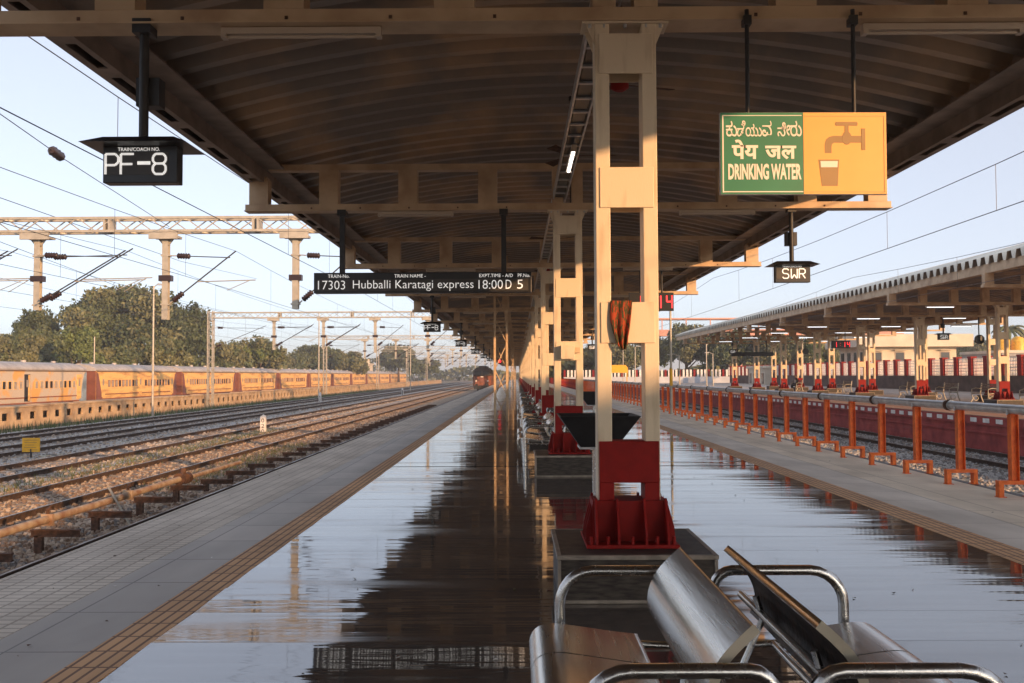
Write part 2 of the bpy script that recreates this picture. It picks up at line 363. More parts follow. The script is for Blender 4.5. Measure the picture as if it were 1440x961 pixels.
# litter
def litter():
    g = MB(); rn = random.Random(5)
    for _ in range(90):
        y = 10 * 7 ** rn.random(); x = rn.uniform(-23, -6.8); s = rn.uniform(.03, .09)
        g.add([(x, y, GZ + .13), (x + s, y + s * .3, GZ + .17), (x + s * .8, y + s, GZ + .16), (x - s * .2, y + s, GZ + .13)], [(0, 1, 2, 3)], 'white_paint')
    tag(g.build('litter'), 'small scraps of white litter strewn over the track ballast', 'litter', None, 'stuff')
litter()
def tufts(name, spots, label, hh=.3, m='leaf_olive'):
    g = MB(); rn = random.Random(len(name))
    for (cx, cy, rx, ry, n) in spots:
        for _ in range(n):
            x = rn.gauss(cx, rx); y = rn.gauss(cy, ry); a = rn.uniform(0, pi); s = rn.uniform(.015, .04); h = hh * rn.uniform(.4, 1.1)
            lx = rn.uniform(-.12, .12); ly = rn.uniform(-.12, .12)
            g.add([(x - s * cos(a), y - s * sin(a), GZ - .02), (x + s * cos(a), y + s * sin(a), GZ - .02), (x + lx, y + ly, GZ + .1 + h)], [(0, 1, 2)], m if rn.random() < .7 else 'leaf_light')
    tag(g.build(name), label, 'grass', None, 'stuff')
tufts('dry_grass', [(-12.0, 20 + 2.2 * i, .5, 1.4, 260) for i in range(12)] + [(-8.3, 22 + 1.6 * i, .35, .8, 180) for i in range(9)], 'dry grass tufts growing between the rusty tracks', .14)
tufts('weeds', [(-24.9, 42 + 7 * i, .5, 2.4, 260) for i in range(18)], 'green weeds along the foot of the stone wall', .42, 'leaf_mid')
# ------------------------------------------------------------------ our canopy (stands on the column row at x = CX)
CX = .84; CH = 5.27; Y0 = 7.04; NB = 39
def arch_roof(cx, half, y0, y1, z0, zc, pitch, name, parent, nx=22, mtop='roof_top', dep=.11):
    """self-supporting arched deep-ribbed sheet, its ribs running across the platform"""
    g = MB(); prof = []; y = y0
    while y < y1: prof += [(y, .0), (y + pitch * .30, .0), (y + pitch * .44, dep), (y + pitch * .86, dep)]; y += pitch
    xs = [cx - half + 2 * half * i / nx for i in range(nx + 1)]
    k = (zc - z0) / half ** 2
    vs = []; n = len(prof)
    for x in xs:
        for (py, pz) in prof: vs.append((x, py, zc - k * (x - cx) ** 2 + pz))
    fs = [(i * n + j, i * n + j + 1, (i + 1) * n + j + 1, (i + 1) * n + j) for i in range(nx) for j in range(n - 1)]
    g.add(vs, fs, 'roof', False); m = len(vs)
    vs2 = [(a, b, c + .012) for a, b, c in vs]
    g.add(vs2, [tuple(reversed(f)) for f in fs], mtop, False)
    g.add([v for i in (0, nx) for v in (vs[i * n:(i + 1) * n] + vs2[i * n:(i + 1) * n])],
          [(o + j, o + j + 1, o + n + j + 1, o + n + j) for o in (0, 2 * n) for j in range(n - 1)], mtop)
    return g.build(name, parent)
def gutter(cx, s, half, zb, y0, y1, parent, m='gutter'):
    """slotted edge channel and the flat gutter tray inside it"""
    g = MB(); a = cx + s * half; b = cx + s * (half - .6)
    lo, hi = min(a, b), max(a, b)
    g.box(lo, hi, y0, y1, zb + .20, zb + .222, m)                 # tray bottom
    e0, e1 = (a, a - s * .09); x0, x1 = min(e0, e1), max(e0, e1)
    g.box(a - .006, a + .006, y0, y1, zb, zb + .3, m)
    g.box(x0, x1, y0, y1, zb - .012, zb, m)
    c = a - s * .20; x0, x1 = min(c, c - s * .07), max(c, c - s * .07)
    g.box(x0, x1, y0, y1, zb - .012, zb, m)
    y = y0 + .35                                                  # bridges between the long slots
    lo, hi = min(a - s * .09, a - s * .20), max(a - s * .09, a - s * .20)
    while y < y1 - .5: g.box(lo, hi, y, y + .3, zb - .012, zb, m); y += 1.0
    g.box(lo, hi, y0, y1, zb + .11, zb + .122, 'black')
    x0, x1 = min(c - s * .058, c - s * .07), max(c - s * .058, c - s * .07)
    g.box(x0, x1, y0, y1, zb, zb + .2, m)
    q = a - s * .37; g.box(q - .006, q + .006, y0, y1, zb + .222, zb + .46, m)  # closure sheet added to block sun leaking between gutter and roof
    g.build('edge_gutter', parent)
def beam_mesh(half=CH, m='cream_dirty_bounce'):
    """open-panel truss beam of one bay, centred on its column line; z measured from the beam's underside"""
    g = MB(); d = .10
    g.box(-half - .02, half + .02, -d, d, 0, .10, m); g.box(-half + .35, half - .35, -d + .01, d - .01, .66, .76, m)
    g.box(-half - .03, half + .03, -d - .035, d + .035, -.014, -.002, m)
    for c in [s * k for s in (-1, 1) for k in (1.31, 2.62, 3.92)] + [-.16, .16] + ([-1 * (half - .2), half - .2]):
        hw = .155 if abs(c) > .3 else .09
        g.box(c - hw, c + hw, -d - .006, d + .006, .10, .66 if abs(c) < half - .3 else .52, m)
    for s in (-1, 1):
        g.box(*sorted((s * half, s * (half - .33))), -d, d, .52, .56, m)
        for b in range(5): g.box(s * (1.0 + b * .8) - .012, s * (1.0 + b * .8) + .012, -d - .008, -d, .02, .045, 'rust')
    return g
canopy = thing('platform_canopy', 'long arched metal canopy over the near wet platform', 'canopy')
ZB = 4.32
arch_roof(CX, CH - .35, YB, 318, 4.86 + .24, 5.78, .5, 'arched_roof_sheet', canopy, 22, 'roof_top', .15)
for s in (-1, 1): gutter(CX, s, CH - .02, 4.80, YB, 318, canopy)
bm0 = None
for i in range(NB):
    yb = Y0 + 8 * (i - 5)
    if bm0 is None: bm0 = beam_mesh().build('truss_beam', canopy); o = bm0
    else: o = bm0.copy(); C.objects.link(o)
    o.location = (CX, yb, ZB)
g = MB()                                                          # cable tray over the column row
for a, b in ((.60, .62), (.80, .82)): g.box(a, b, YB, 316, ZB + .16, ZB + .28, 'galv')
y = -6.0
while y < 120: g.box(.62, .80, y, y + .05, ZB + .17, ZB + .19, 'galv'); y += .5
g.box(.64, .78, YB, 316, ZB + .192, ZB + .24, 'black')
g.build('cable_tray', canopy)
# tube light fittings under every beam, one lit lamp on the tray
def tubelight(label, loc, lit=False, rz=0, group=None):
    r = thing('tube_light', label, 'tube light', loc, group, rz)
    g = MB(); g.box(-.62, .62, -.03, .03, -.02, .03, 'tube_off'); g.box(-.62, -.58, -.035, .035, -.05, -.02, 'tube_off'); g.box(.58, .62, -.035, .035, -.05, -.02, 'tube_off'); g.build('housing', r)
    g = MB(); g.tube([(-.58, 0, -.038), (.58, 0, -.038)], .014, ('tube_far' if lit == 2 else 'tube') if lit else 'tube_off', 8); g.build('tube', r)
    return r
tl = None
for i in range(12):
    for s in (-1, 1):
        loc = (CX + s * 2.48 - .02, Y0 + 8 * (i - 1) - .02, ZB - .05)
        if loc[1] < 5: continue
        k = int((loc[1] - Y0) / 8 + .01)
        side = 'left' if s < 0 else 'right'
        lab = f'unlit tube light under the {["first", "second", "third", "fourth", "fifth", "sixth", "seventh", "eighth", "ninth", "tenth", "eleventh"][k]} canopy beam, {side} of the columns'
        if tl is None: tl = tubelight(lab, loc, group='unlit tube lights under the near canopy beams')
        else: dup(tl, None, loc, lab)
tubelight('single lit white tube light by the column row', (.71, 11.75, ZB + .07), True, pi / 2)
# ------------------------------------------------------------------ columns
def column(label, loc, group, zt=4.32):
    r = thing('canopy_column', label, 'column', loc, group)
    g = MB(); g.box(-.55, .55, -.55, .55, 0, .325, 'granite'); g.box(-.56, .56, -.56, .56, .325, .332, 'granite')
    for s in (-1, 1): g.box(*sorted((s * .567, s * .535)), -.567, .567, .305, .336, 'granite_edge'); g.box(-.535, .535, *sorted((s * .567, s * .535)), .305, .336, 'granite_edge')
    for s in (-1, 1): g.box(s * .55 - .012, s * .55 + .012, -.562, -.538, 0, .30, 'granite_edge')
    g.box(-.562, .562, -.562, -.54, .0, .025, 'granite_edge'); g.build('plinth', r, .006)
    for s in (-1, 1):
        g = MB(); x0, x1 = sorted((s * .235, s * .125)); g.box(x0, x1, -.10, .10, .6, zt - .02, 'cream'); g.build('post', r, .006)
    for z in (1.84, 2.87, 3.9):
        g = MB(); g.box(-.205, .205, -.112, -.100, z, z + .31, 'cream'); g.box(-.205, .205, .100, .112, z, z + .31, 'cream')
        g.build('tie_plate', r, .004)
    g = MB()                                                       # painted base: panel with a window, box and fins
    g.box(-.225, .225, -.122, .122, .79, 1.10, 'red')
    for s in (-1, 1): x0, x1 = sorted((s * .225, s * .115)); g.box(x0, x1, -.118, .118, .36, .79, 'red')
    g.box(-.28, .28, -.16, .16, .36, .66, 'red'); g.box(-.34, .34, -.32, .32, .335, .362, 'red')
    g.build('base_panel', r, .005)
    g = MB()
    for x in (-.26, -.10, .10, .26):
        for s in (-1, 1): g.prism([(s * .15, .36), (s * .31, .36), (s * .31, .42), (s * .19, .68), (s * .15, .68)], 'x', x - .008, x + .008, 'red')
    for y in (-.13, .0, .13):
        for s in (-1, 1): g.prism([(s * .27, .36), (s * .335, .36), (s * .33, .46), (s * .27, .68)], 'y', y - .008, y + .008, 'red')
    for x in (-.3, -.18, 0, .18, .3):
        for y in (-.28, .28): g.tube([(x, y, .36), (x, y, .42)], .014, 'red', 6)
    g.build('base_fins', r)
    g = MB()                                                       # flared head with bolts
    for s in (-1, 1):
        for y in (-.085, .085): g.prism([(s * .12, zt - .03), (s * .30, zt - .03), (s * .29, zt - .06), (s * .235, zt - .19), (s * .12, zt - .19)], 'y', y - .006, y + .006, 'cream')
    g.box(-.33, .33, -.12, .12, zt - .032, zt - .017, 'cream')
    for x in (-.27, -.16, 0, .16, .27): g.tube([(x, -.09, zt - .06), (x, -.09, zt + .0)], .014, 'galv', 6)
    g.build('column_head', r)
    return r
ordn = ['nearest', 'second', 'third', 'fourth', 'fifth', 'sixth', 'seventh', 'eighth', 'ninth', 'tenth']
GRP = 'cream twin-post columns carrying the near canopy'
col0 = column('nearest cream twin-post column with the orange cloth hanging on it', (CX, Y0, 0), GRP)
for i in range(1, 34):
    lab = (f'{ordn[i]} cream twin-post canopy column counted from the camera' if 0 < i < 10 else 'distant cream canopy column merging into the row at the vanishing point')
    dup(col0, None, (CX, Y0 + 8 * i, 0), lab)
# cloth hung over the lowest tie plate of the nearest column
g = MB(); nx, nz = 18, 14; vs = []
for j in range(nz + 1):
    t = j / nz; z = 2.16 - .345 * t; wl = .082 - .06 * t ** 2.6; cxx = .79 + .006 * t - .012 * sin(t * 3)
    for i in range(nx + 1):
        u = i / nx * 2 - 1
        vs.append((cxx + u * wl * 1.0 - .018 * (1 - t) * 0, Y0 - .122 - .018 * (1 + sin(u * 7 + t * 1.5)) * (.4 + t), z - .03 * (1 - abs(u)) * t - (.02 * abs(u) if t > .8 else 0)))
fs = [(j * (nx + 1) + i, j * (nx + 1) + i + 1, (j + 1) * (nx + 1) + i + 1, (j + 1) * (nx + 1) + i) for j in range(nz) for i in range(nx)]
g.add(vs, fs, 'cloth', True)
o = g.build('hanging_cloth'); tag(o, 'crumpled orange and green cloth hanging on the nearest column', 'cloth')
sm = o.modifiers.new('thickness', 'SOLIDIFY'); sm.thickness = .004
# small junction box on the second column
g = MB(); g.box(-.11, .11, -.12, -.005, 0, .22, 'cream'); g.box(.02, .2, -.09, -.01, .10, .19, 'cream_dirty_bounce')
tag(g.build('junction_box', None, .004, (CX - .02, Y0 + 8 - .112, 1.86)), 'small cream electrical box fixed to the second column', 'electrical box')
# fans
def fan(label, loc, rz):
    r = thing('ceiling_fan', label, 'fan', loc, 'dark red ceiling fans along the column row', rz)
    g = MB(); g.tube([(0, 0, .08), (0, 0, .85)], .012, 'black_iron', 6); g.tube([(0, 0, .80), (0, 0, .86)], .045, 'black_iron', 10); g.build('rod', r)
    g = MB(); g.tube([(0, 0, -.06), (0, 0, -.03), (0, 0, .05), (0, 0, .09)], .1, 'red', 14, radii=[.05, .1, .1, .04]); g.build('motor', r)
    for k in range(3):
        a = k * 2 * pi / 3; g = MB(); ca, sa = cos(a), sin(a)
        def P(u, v, z): return (u * ca - v * sa, u * sa + v * ca, z)
        g.add([P(.08, -.03, .0), P(.62, -.075, -.015), P(.62, .065, .02), P(.08, .03, .01), P(.08, -.03, .008), P(.62, -.075, -.007), P(.62, .065, .028), P(.08, .03, .018)],
              [(0, 3, 2, 1), (4, 5, 6, 7), (0, 1, 5, 4), (1, 2, 6, 5), (2, 3, 7, 6), (3, 0, 4, 7)], 'rust'); g.build('blade', r)
    return r
f0 = fan('dark red ceiling fan seen between the posts of the nearest column', (1.12, 9.8, 4.72), .3)
for k, (x, y, lab) in enumerate([(.80, 13.0, 'dark red ceiling fan just before the second column'), (1.02, 17.2, 'brown ceiling fan beyond the second column'), (.9, 21, 'ceiling fan just before the third column'), (.9, 27, 'ceiling fan between the third and fourth columns'), (.9, 35, 'ceiling fan between the fourth and fifth columns')]):
    dup(f0, None, (x, y, 4.72), lab, rz=k * .7)
# ------------------------------------------------------------------ hanging signs
def coach_sign(word, label, loc, group):
    r = thing('platform_sign', label, 'sign', loc, group)          # origin: middle of the box underside
    g = MB(); g.box(-.285, .285, -.06, .06, 0, .30, 'black'); g.build('sign_box', r, .006)
    g = MB(); a = .40; zt = .345                                   # spread hood
    g.add([(-a, -.22, .28), (a, -.22, .28), (a, .22, .28), (-a, .22, .28), (-.27, -.10, zt), (.27, -.10, zt), (.27, .10, zt), (-.27, .10, zt)],
          [(0, 3, 2, 1), (4, 5, 6, 7), (0, 1, 5, 4), (1, 2, 6, 5), (2, 3, 7, 6), (3, 0, 4, 7)], 'black'); g.build('hood', r)
    g = MB(); g.tube([(0, 0, zt - .01), (0, 0, 1.27)], .038, 'black_iron', 8); g.box(-.07, .07, -.07, .07, 1.16, 1.27, 'black_iron'); g.build('hanger_pole', r)
    g = MB(); g.box(-.075, .105, .03, .15, .62, .84, 'black_iron'); g.box(-.06, .0, .022, .03, .64, .82, 'black'); g.build('junction_box', r)
    for fc in (-1, 1):
        y = fc * .062
        g = MB(); y0, y1 = sorted((fc * .060, fc * .063)); g.box(-.265, .215, y0, y1, .06, .235, 'cabinet'); g.build('display_panel', r)
        g = MB(); text(g, 'TRAIN/COACH NO.', -.17 if fc < 0 else -.15, .243, .32, .028, fc * .0605, 'led_white', .003, fc); g.build('caption', r)
        g = MB(); sc = {'PF-8': [(-.262, 'P'), (-.145, 'F'), (-.018, '-'), (.10, '8')], 'SWR': [(-.17, 'S'), (-.03, 'W'), (.10, 'R')]}[word]
        G = {'P': [[(0, 0), (0, 1), (.75, 1), (1, .85), (1, .6), (.75, .45), (0, .45)]], 'F': [[(0, 0), (0, 1), (1, 1)], [(0, .5), (.9, .5)]], '-': [[(0, .52), (1, .52)], [(0, .58), (1, .58)]],
             '8': [[(.2, 1), (.8, 1), (1, .85), (1, .65), (.8, .52), (.2, .52), (0, .65), (0, .85), (.2, 1)], [(.8, .52), (1, .38), (1, .15), (.8, 0), (.2, 0), (0, .15), (0, .38), (.2, .52)]],
             'S': [[(1, .85), (.8, 1), (.2, 1), (0, .85), (0, .65), (.2, .52), (.8, .48), (1, .35), (1, .15), (.8, 0), (.2, 0), (0, .15)]],
             'W': [[(0, 1), (0, .1), (.1, 0), (.5, .4), (.9, 0), (1, .1), (1, 1)]], 'R': [[(0, 0), (0, 1), (.75, 1), (1, .85), (1, .6), (.75, .48), (0, .48)], [(.5, .48), (1, 0)]]}
        for x0, ch in sc:
            for st in G[ch]:
                for a_, b_ in zip(st[:-1], st[1:]):
                    p = (fc * -1 * (x0 + a_[0] * .098), y + fc * .003, .065 + a_[1] * .155); q = (fc * -1 * (x0 + b_[0] * .098), y + fc * .003, .065 + b_[1] * .155)
                    g.bar(p, q, .017, .006, 'led_white', up=(0, 1, 0))
        g.build('lettering', r)
    return r
ZS = 3.08
G8 = 'black PF-8 signs hanging along the left side of the canopy'
sg = coach_sign('PF-8', 'nearest and largest black PF-8 sign, hanging from the first beam', (CX - 3.71, Y0 - .05, ZS), G8)
for k, n_ in ((3, 'second'), (5, 'third'), (7, 'fourth'), (9, 'fifth'), (11, 'sixth')):
    dup(sg, None, (CX - 3.71, Y0 + 8 * k, ZS), f'{n_} black PF-8 sign along the left canopy edge')
GS = 'black SWR signs hanging along the right side of the canopy'
sg2 = coach_sign('SWR', 'dark SWR sign hanging below the drinking water board', (CX + 3.68, Y0 + 8, ZS + .02), GS)
dup(sg2, None, (CX + 3.68, Y0 + 48, ZS + .02), 'distant white on black sign seen between the nearest and second columns')
# train indicator board
r = thing('train_indicator_board', 'long black train indicator showing 17303 Hubballi Karatagi express', 'display board', (CX - 4.15, Y0 + 7.95, 2.95))
g = MB(); g.box(0, 3.55, -.09, .09, 0, .335, 'black'); g.build('board_case', r, .006)
for x in (.45, 3.1):
    g = MB(); g.box(x - .04, x + .04, -.04, .04, .335, 1.36, 'black_iron'); g.box(x - .07, x + .07, -.1, .1, 1.28, 1.37, 'black_iron'); g.build('hanger', r)
g = MB(); g.box(.05, 3.5, -.094, -.089, .035, .225, 'cabinet'); g.build('display_panel', r)
g = MB(); y = -.094
k = 3.55 / 305
for s_, a, b in (('17303', 449, 487), ('Hubballi Karatagi express', 498, 667), ('18:00', 674, 708), ('D', 712, 720), ('5', 728, 736)):
    text(g, s_, (a - 443) * k, .06 if 'H' not in s_ else .03, (b - a) * k, .145 if 'H' not in s_ else .178, y, 'led_white', .003, -1, -.008)
g.build('lettering', r)
g = MB()
for s_, a, b in (('TRAIN-No.', 463, 493), ('TRAIN NAME -', 556, 600), ('EXPT.TIME - A/D', 675, 722), ('PF.No.', 729, 746)):
    text(g, s_, (a - 443) * k, .25, (b - a) * k, .055, -.09, 'led_white', .003, -1)
g.build('caption', r)
# drinking water board
r = thing('drinking_water_board', 'green and yellow drinking water board hanging by two rods', 'sign', (1.54, Y0 - .16, 2.955)); r.rotation_euler = (0, R(.25), 0)
g = MB(); g.box(0, 1.255, 0, .035, 0, .625, 'galv'); g.build('backing', r, .003)
g = MB(); g.box(.003, .625, -.003, 0, .003, .622, 'sign_green'); g.build('green_panel', r)
g = MB(); g.box(.628, 1.252, -.003, 0, .003, .622, 'sign_yellow'); g.build('yellow_panel', r)
for x in (.215, 1.02):
    g = MB(); g.tube([(x, .02, .625), (x, .02, 1.42)], .017, 'black_iron', 8); g.box(x - .03, x + .03, -.01, .07, 1.30, 1.37, 'black_iron'); g.build('rod', r)
g = MB(); q = 1.255 / 1345.; y = -.0045                            # crop scale of the board, 1345 px wide
def bx(a, b, c, d, m, yy=y, th=.0015): g.box((a - 45) * q, (b - 45) * q, yy - th, yy + th, (708 - d) * q, (708 - c) * q, m)
bx(62, 72, 62, 692, 'sign_white'); bx(72, 705, 62, 68, 'sign_white'); bx(72, 712, 682, 690, 'sign_white')
bx(1366, 1370, 70, 690, 'sign_tan'); bx(725, 1366, 68, 72, 'sign_tan'); bx(725, 1366, 686, 690, 'sign_tan')
g.build('border', r)
g = MB(); X = lambda a: (a - 45) * q; Zc = lambda b: (708 - b) * q
text(g, 'DRINKING WATER', X(108), Zc(588), X(698) - X(108), Zc(458) - Zc(588), -.003, 'sign_white', .003, -1, .035)
text(g, 'पेय', X(138), Zc(420), X(350) - X(138), Zc(262) - Zc(420), -.003, 'sign_white', .003, -1, .03)
text(g, 'जल', X(408), Zc(422), X(658) - X(408), Zc(312) - Zc(422), -.003, 'sign_white', .003, -1, .03)
for s_, a, b, c, d in (('ಕು', 92, 182, 108, 236), ('ಡ', 182, 240, 140, 236), ('ಿ', 216, 250, 106, 150), ('ಯು', 250, 382, 132, 236), ('ವ', 384, 462, 108, 236), ('ನ', 508, 572, 134, 236), ('ೀ', 540, 612, 120, 232), ('ರು', 612, 704, 108, 236)):
    text(g, s_, X(a), Zc(d), X(b) - X(a), Zc(c) - Zc(d), -.003, 'sign_white', .003, -1, .008)
g.build('lettering', r)
g = MB(); D = (-.0055, -.003)
def poly(pts, m='sign_brown', dd=D): g.prism([(X(a), Zc(b)) for a, b in pts], 'y', dd[0], dd[1], m)
poly([(980, 118), (1152, 118), (1158, 134), (1152, 150), (980, 150), (974, 134)]); poly([(1052, 150), (1084, 150), (1084, 215), (1052, 215)])
poly([(1068 + 38 * cos(t), 250 + 55 * sin(t)) for t in [i * pi / 12 for i in range(24)]], dd=(-.006, -.003))
poly([(890, 372), (890, 300), (900, 262), (925, 240), (960, 232), (1190, 232), (1190, 288), (965, 288), (948, 300), (944, 320), (944, 372)], dd=(-.005, -.003))
poly([(1186, 172), (1216, 172), (1216, 348), (1186, 348)], dd=(-.0062, -.003))
poly([(836, 425), (1004, 425), (990, 640), (862, 640)], dd=(-.0048, -.003)); poly([(852, 438), (992, 438), (988, 488), (856, 488)], 'sign_white', (-.007, -.0048))
g.build('tap_pictogram', r)
# red digital clocks
SEG = {'1': 'bc', '8': 'abcdefg', '4': 'bcfg', '7': 'abc'}
def clock(label, loc, group, sc=1.0, drop=1.0):
    r = thing('digital_clock', label, 'clock', loc, group)
    g = MB(); g.box(-.56 * sc, .56 * sc, -.05, .05, 0, .46 * sc, 'black'); g.build('clock_case', r, .006)
    for x in (-.27, .27):
        g = MB(); g.tube([(x * sc, 0, .46 * sc), (x * sc, 0, .46 * sc + drop)], .024, 'black_iron', 8); g.build('hanger', r)
    g = MB()
    for cx, ch in ((-.33, '1'), (-.04, ':'), (.17, '1'), (.45, '4')):
        cx *= sc
        if ch == ':':
            for z in (.16, .28): g.box(cx - .015, cx + .015, -.055, -.05, z * sc, z * sc + .03, 'led_red')
            continue
        wd, z0, zm, z1 = .065 * sc, .07 * sc, .23 * sc, .38 * sc; t = .017
        for s_ in SEG[ch]:
            bxs = {'a': (-wd, wd, z1 - t, z1 + t), 'g': (-wd, wd, zm - t, zm + t), 'd': (-wd, wd, z0 - t, z0 + t), 'b': (wd - t, wd + t, zm, z1), 'c': (wd - t, wd + t, z0, zm),
                   'f': (-wd - t, -wd + t, zm, z1), 'e': (-wd - t, -wd + t, z0, zm)}[s_]
            g.box(cx + bxs[0], cx + bxs[1], -.055, -.05, bxs[2], bxs[3], 'led_red')
    g.build('digits', r); return r
GC = 'red digital clocks hanging from the canopies'
clock('red digital clock on the near platform, half hidden by the nearest column', (3.38, Y0 + 16, 3.2), GC, 1.0, .67)
clock('red digital clock hanging under the canopy across the tracks', (22.2, 63, 3.35), GC, 1.15, .6)
# ------------------------------------------------------------------ basins on steel posts
def basin(label, loc, w_=.365):
    r = thing('basin_stand', label, 'basin', loc, 'black funnel shaped basins on steel posts')
    g = MB(); b = .165; t = w_; zt = .29
    for (a0, z0, a1, z1) in ((b, 0, t, zt),):
        vs = [(-a0, -a0, z0), (a0, -a0, z0), (a0, a0, z0), (-a0, a0, z0), (-a1, -a1, z1), (a1, -a1, z1), (a1, a1, z1), (-a1, a1, z1)]
        vi = [(x * .93, y * .93, z + .02) for x, y, z in vs[:4]] + [(x * .96, y * .96, z) for x, y, z in vs[4:]]
        g.add(vs + vi, [(0, 3, 2, 1), (0, 1, 5, 4), (1, 2, 6, 5), (2, 3, 7, 6), (3, 0, 4, 7), (8, 12, 13, 9), (9, 13, 14, 10), (10, 14, 15, 11), (11, 15, 12, 8), (8, 9, 10, 11),
                         (4, 5, 13, 12), (5, 6, 14, 13), (6, 7, 15, 14), (7, 4, 12, 15)], 'black_iron')
    for v in range(1): g.box(-b - .01, b + .01, -b - .01, b + .01, -.02, 0, 'galv')
    o = g.build('basin', r, .003); o.location = (0, 0, .94)
    g = MB(); g.tube([(0, 0, 0), (0, 0, .92)], .047, 'steel', 16); g.tube([(0, 0, 0), (0, 0, .015)], .11, 'steel', 16); g.build('post', r)
    return r
b0 = basin('large black funnel-shaped basin behind the nearest column', (.745, 8.6, 0))
dup(b0, None, (1.72, 20.4, 0), 'small distant black basin on a steel post seen past the nearest column')
# ------------------------------------------------------------------ steel benches
def bench(label, loc, group, length=1.5):
    """sitter faces -X; x=0 is the middle line between two back-to-back benches"""
    r = thing('steel_bench', label, 'bench', loc, group)
    L = length
    def plate(name, prof, thk=.016, y0=.05, y1=None, mat_='steel'):
        y1 = y1 or L - .05; g = MB(); n = len(prof); P = [Vector((a, 0, b)) for a, b in prof]; out = []
        for i, p in enumerate(P):
            t = (P[min(i + 1, n - 1)] - P[max(i - 1, 0)]).normalized(); nn = Vector((-t.z, 0, t.x)); out.append((p.x + nn.x * thk, p.z + nn.z * thk))
        poly = list(prof) + out[::-1]; m = len(poly)
        vs = [(a, y0, b) for a, b in poly] + [(a, y1, b) for a, b in poly]
        F1 = [(i, i + 1, m + i + 1, m + i) for i in range(m - 1)] + [(m - 1, 0, m, 2 * m - 1)]
        if name == 'backrest': g.add(vs, F1[:n - 1], 'rear_steel_shaded', True); g.add(vs, F1[n - 1:], mat_, True)
        else: g.add(vs, F1, mat_, True)
        for o_ in (0, m): g.add(vs[o_:o_ + m], [(i, i + 1, m - 2 - i, m - 1 - i) for i in range(n - 1)], 'cap' if name == 'backrest' else mat_)
        return g
    def smooth(pts, k=5):
        out = []; n = len(pts)
        for i in range(n - 1):
            p0, p1, p2, p3 = pts[max(i - 1, 0)], pts[i], pts[i + 1], pts[min(i + 2, n - 1)]
            for j in range(k):
                t = j / k; out.append(tuple(.5 * ((2 * p1[c]) + (-p0[c] + p2[c]) * t + (2 * p0[c] - 5 * p1[c] + 4 * p2[c] - p3[c]) * t * t + (-p0[c] + 3 * p1[c] - 3 * p2[c] + p3[c]) * t ** 3) for c in (0, 1)))
        return out + [pts[-1]]
    back = smooth([(-.215, .475), (-.24, .525), (-.232, .595), (-.20, .66), (-.15, .715), (-.095, .765)])
    g = plate('backrest', back, .034, .06, L - .10); g.build('backrest', r)
    seat = smooth([(-.80, .30), (-.815, .345), (-.79, .395), (-.73, .415), (-.62, .405), (-.45, .38), (-.32, .365)])
    n = 3
    for k in range(n):
        a = .06 + (L - .12) * k / n; b = .06 + (L - .12) * (k + 1) / n - .012
        plate('seat', seat, .014, a, b).build('seat', r)
    for y in (.0, L):                                              # hooped arm and leg frames
        c = arc(-.52, .50, .16, 180, 90, 6)
        p = [(-.68, y, .0), (-.68, y, .50)] + [(a, y, b) for a, b in c][1:] + [(-.15, y, .66)] + [(a, y, b) for a, b in arc(-.15, .57, .09, 90, 10, 4)][1:] + [(-.06, y, .30), (-.10, y, 0)]
        g = MB(); g.tube(p, .025, 'steel', 14); g.build('arm_frame', r)
    g = MB()
    for a, z in ((-.60, .33), (-.34, .31), (-.19, .545)): g.tube([(a, 0, z), (a, L, z)], .018, 'steel', 8)
    for y in (0, L): g.tube([(-.70, y, .33), (-.10, y, .30)], .018, 'steel', 8)
    for y in (.35, L - .35): g.tube([(-.10, y, .30), (-.20, y, .52), (-.17, y, .62)], .015, 'steel', 8)
    g.build('support_rails', r); return r
GBn = 'stainless steel benches standing back to back along the column row'
BX = .88
bl = bench('stainless steel bench at the front facing the left tracks', (BX, 2.95, 0), GBn)
def mirror_copy(o, loc, label): return dup(o, None, loc, label, rz=pi)
mirror_copy(bl, (BX + .0, 2.95 + 1.5, 0), 'stainless steel bench at the front facing the right railing')
nm = ['nearest', 'next', 'third', 'fourth', 'fifth', 'sixth', 'seventh', 'eighth']
k = 0
for (yy) in (17.2, 19.3, 25.2, 27.3, 33.2, 35.3, 41.2, 49.2):
    dup(bl, None, (BX - .06, yy, 0), f'{nm[k]} steel bench past the second column, facing the left tracks')
    mirror_copy(bl, (BX - .06, yy + 1.5, 0), f'{nm[k]} steel bench past the second column, facing the right railing'); k += 1
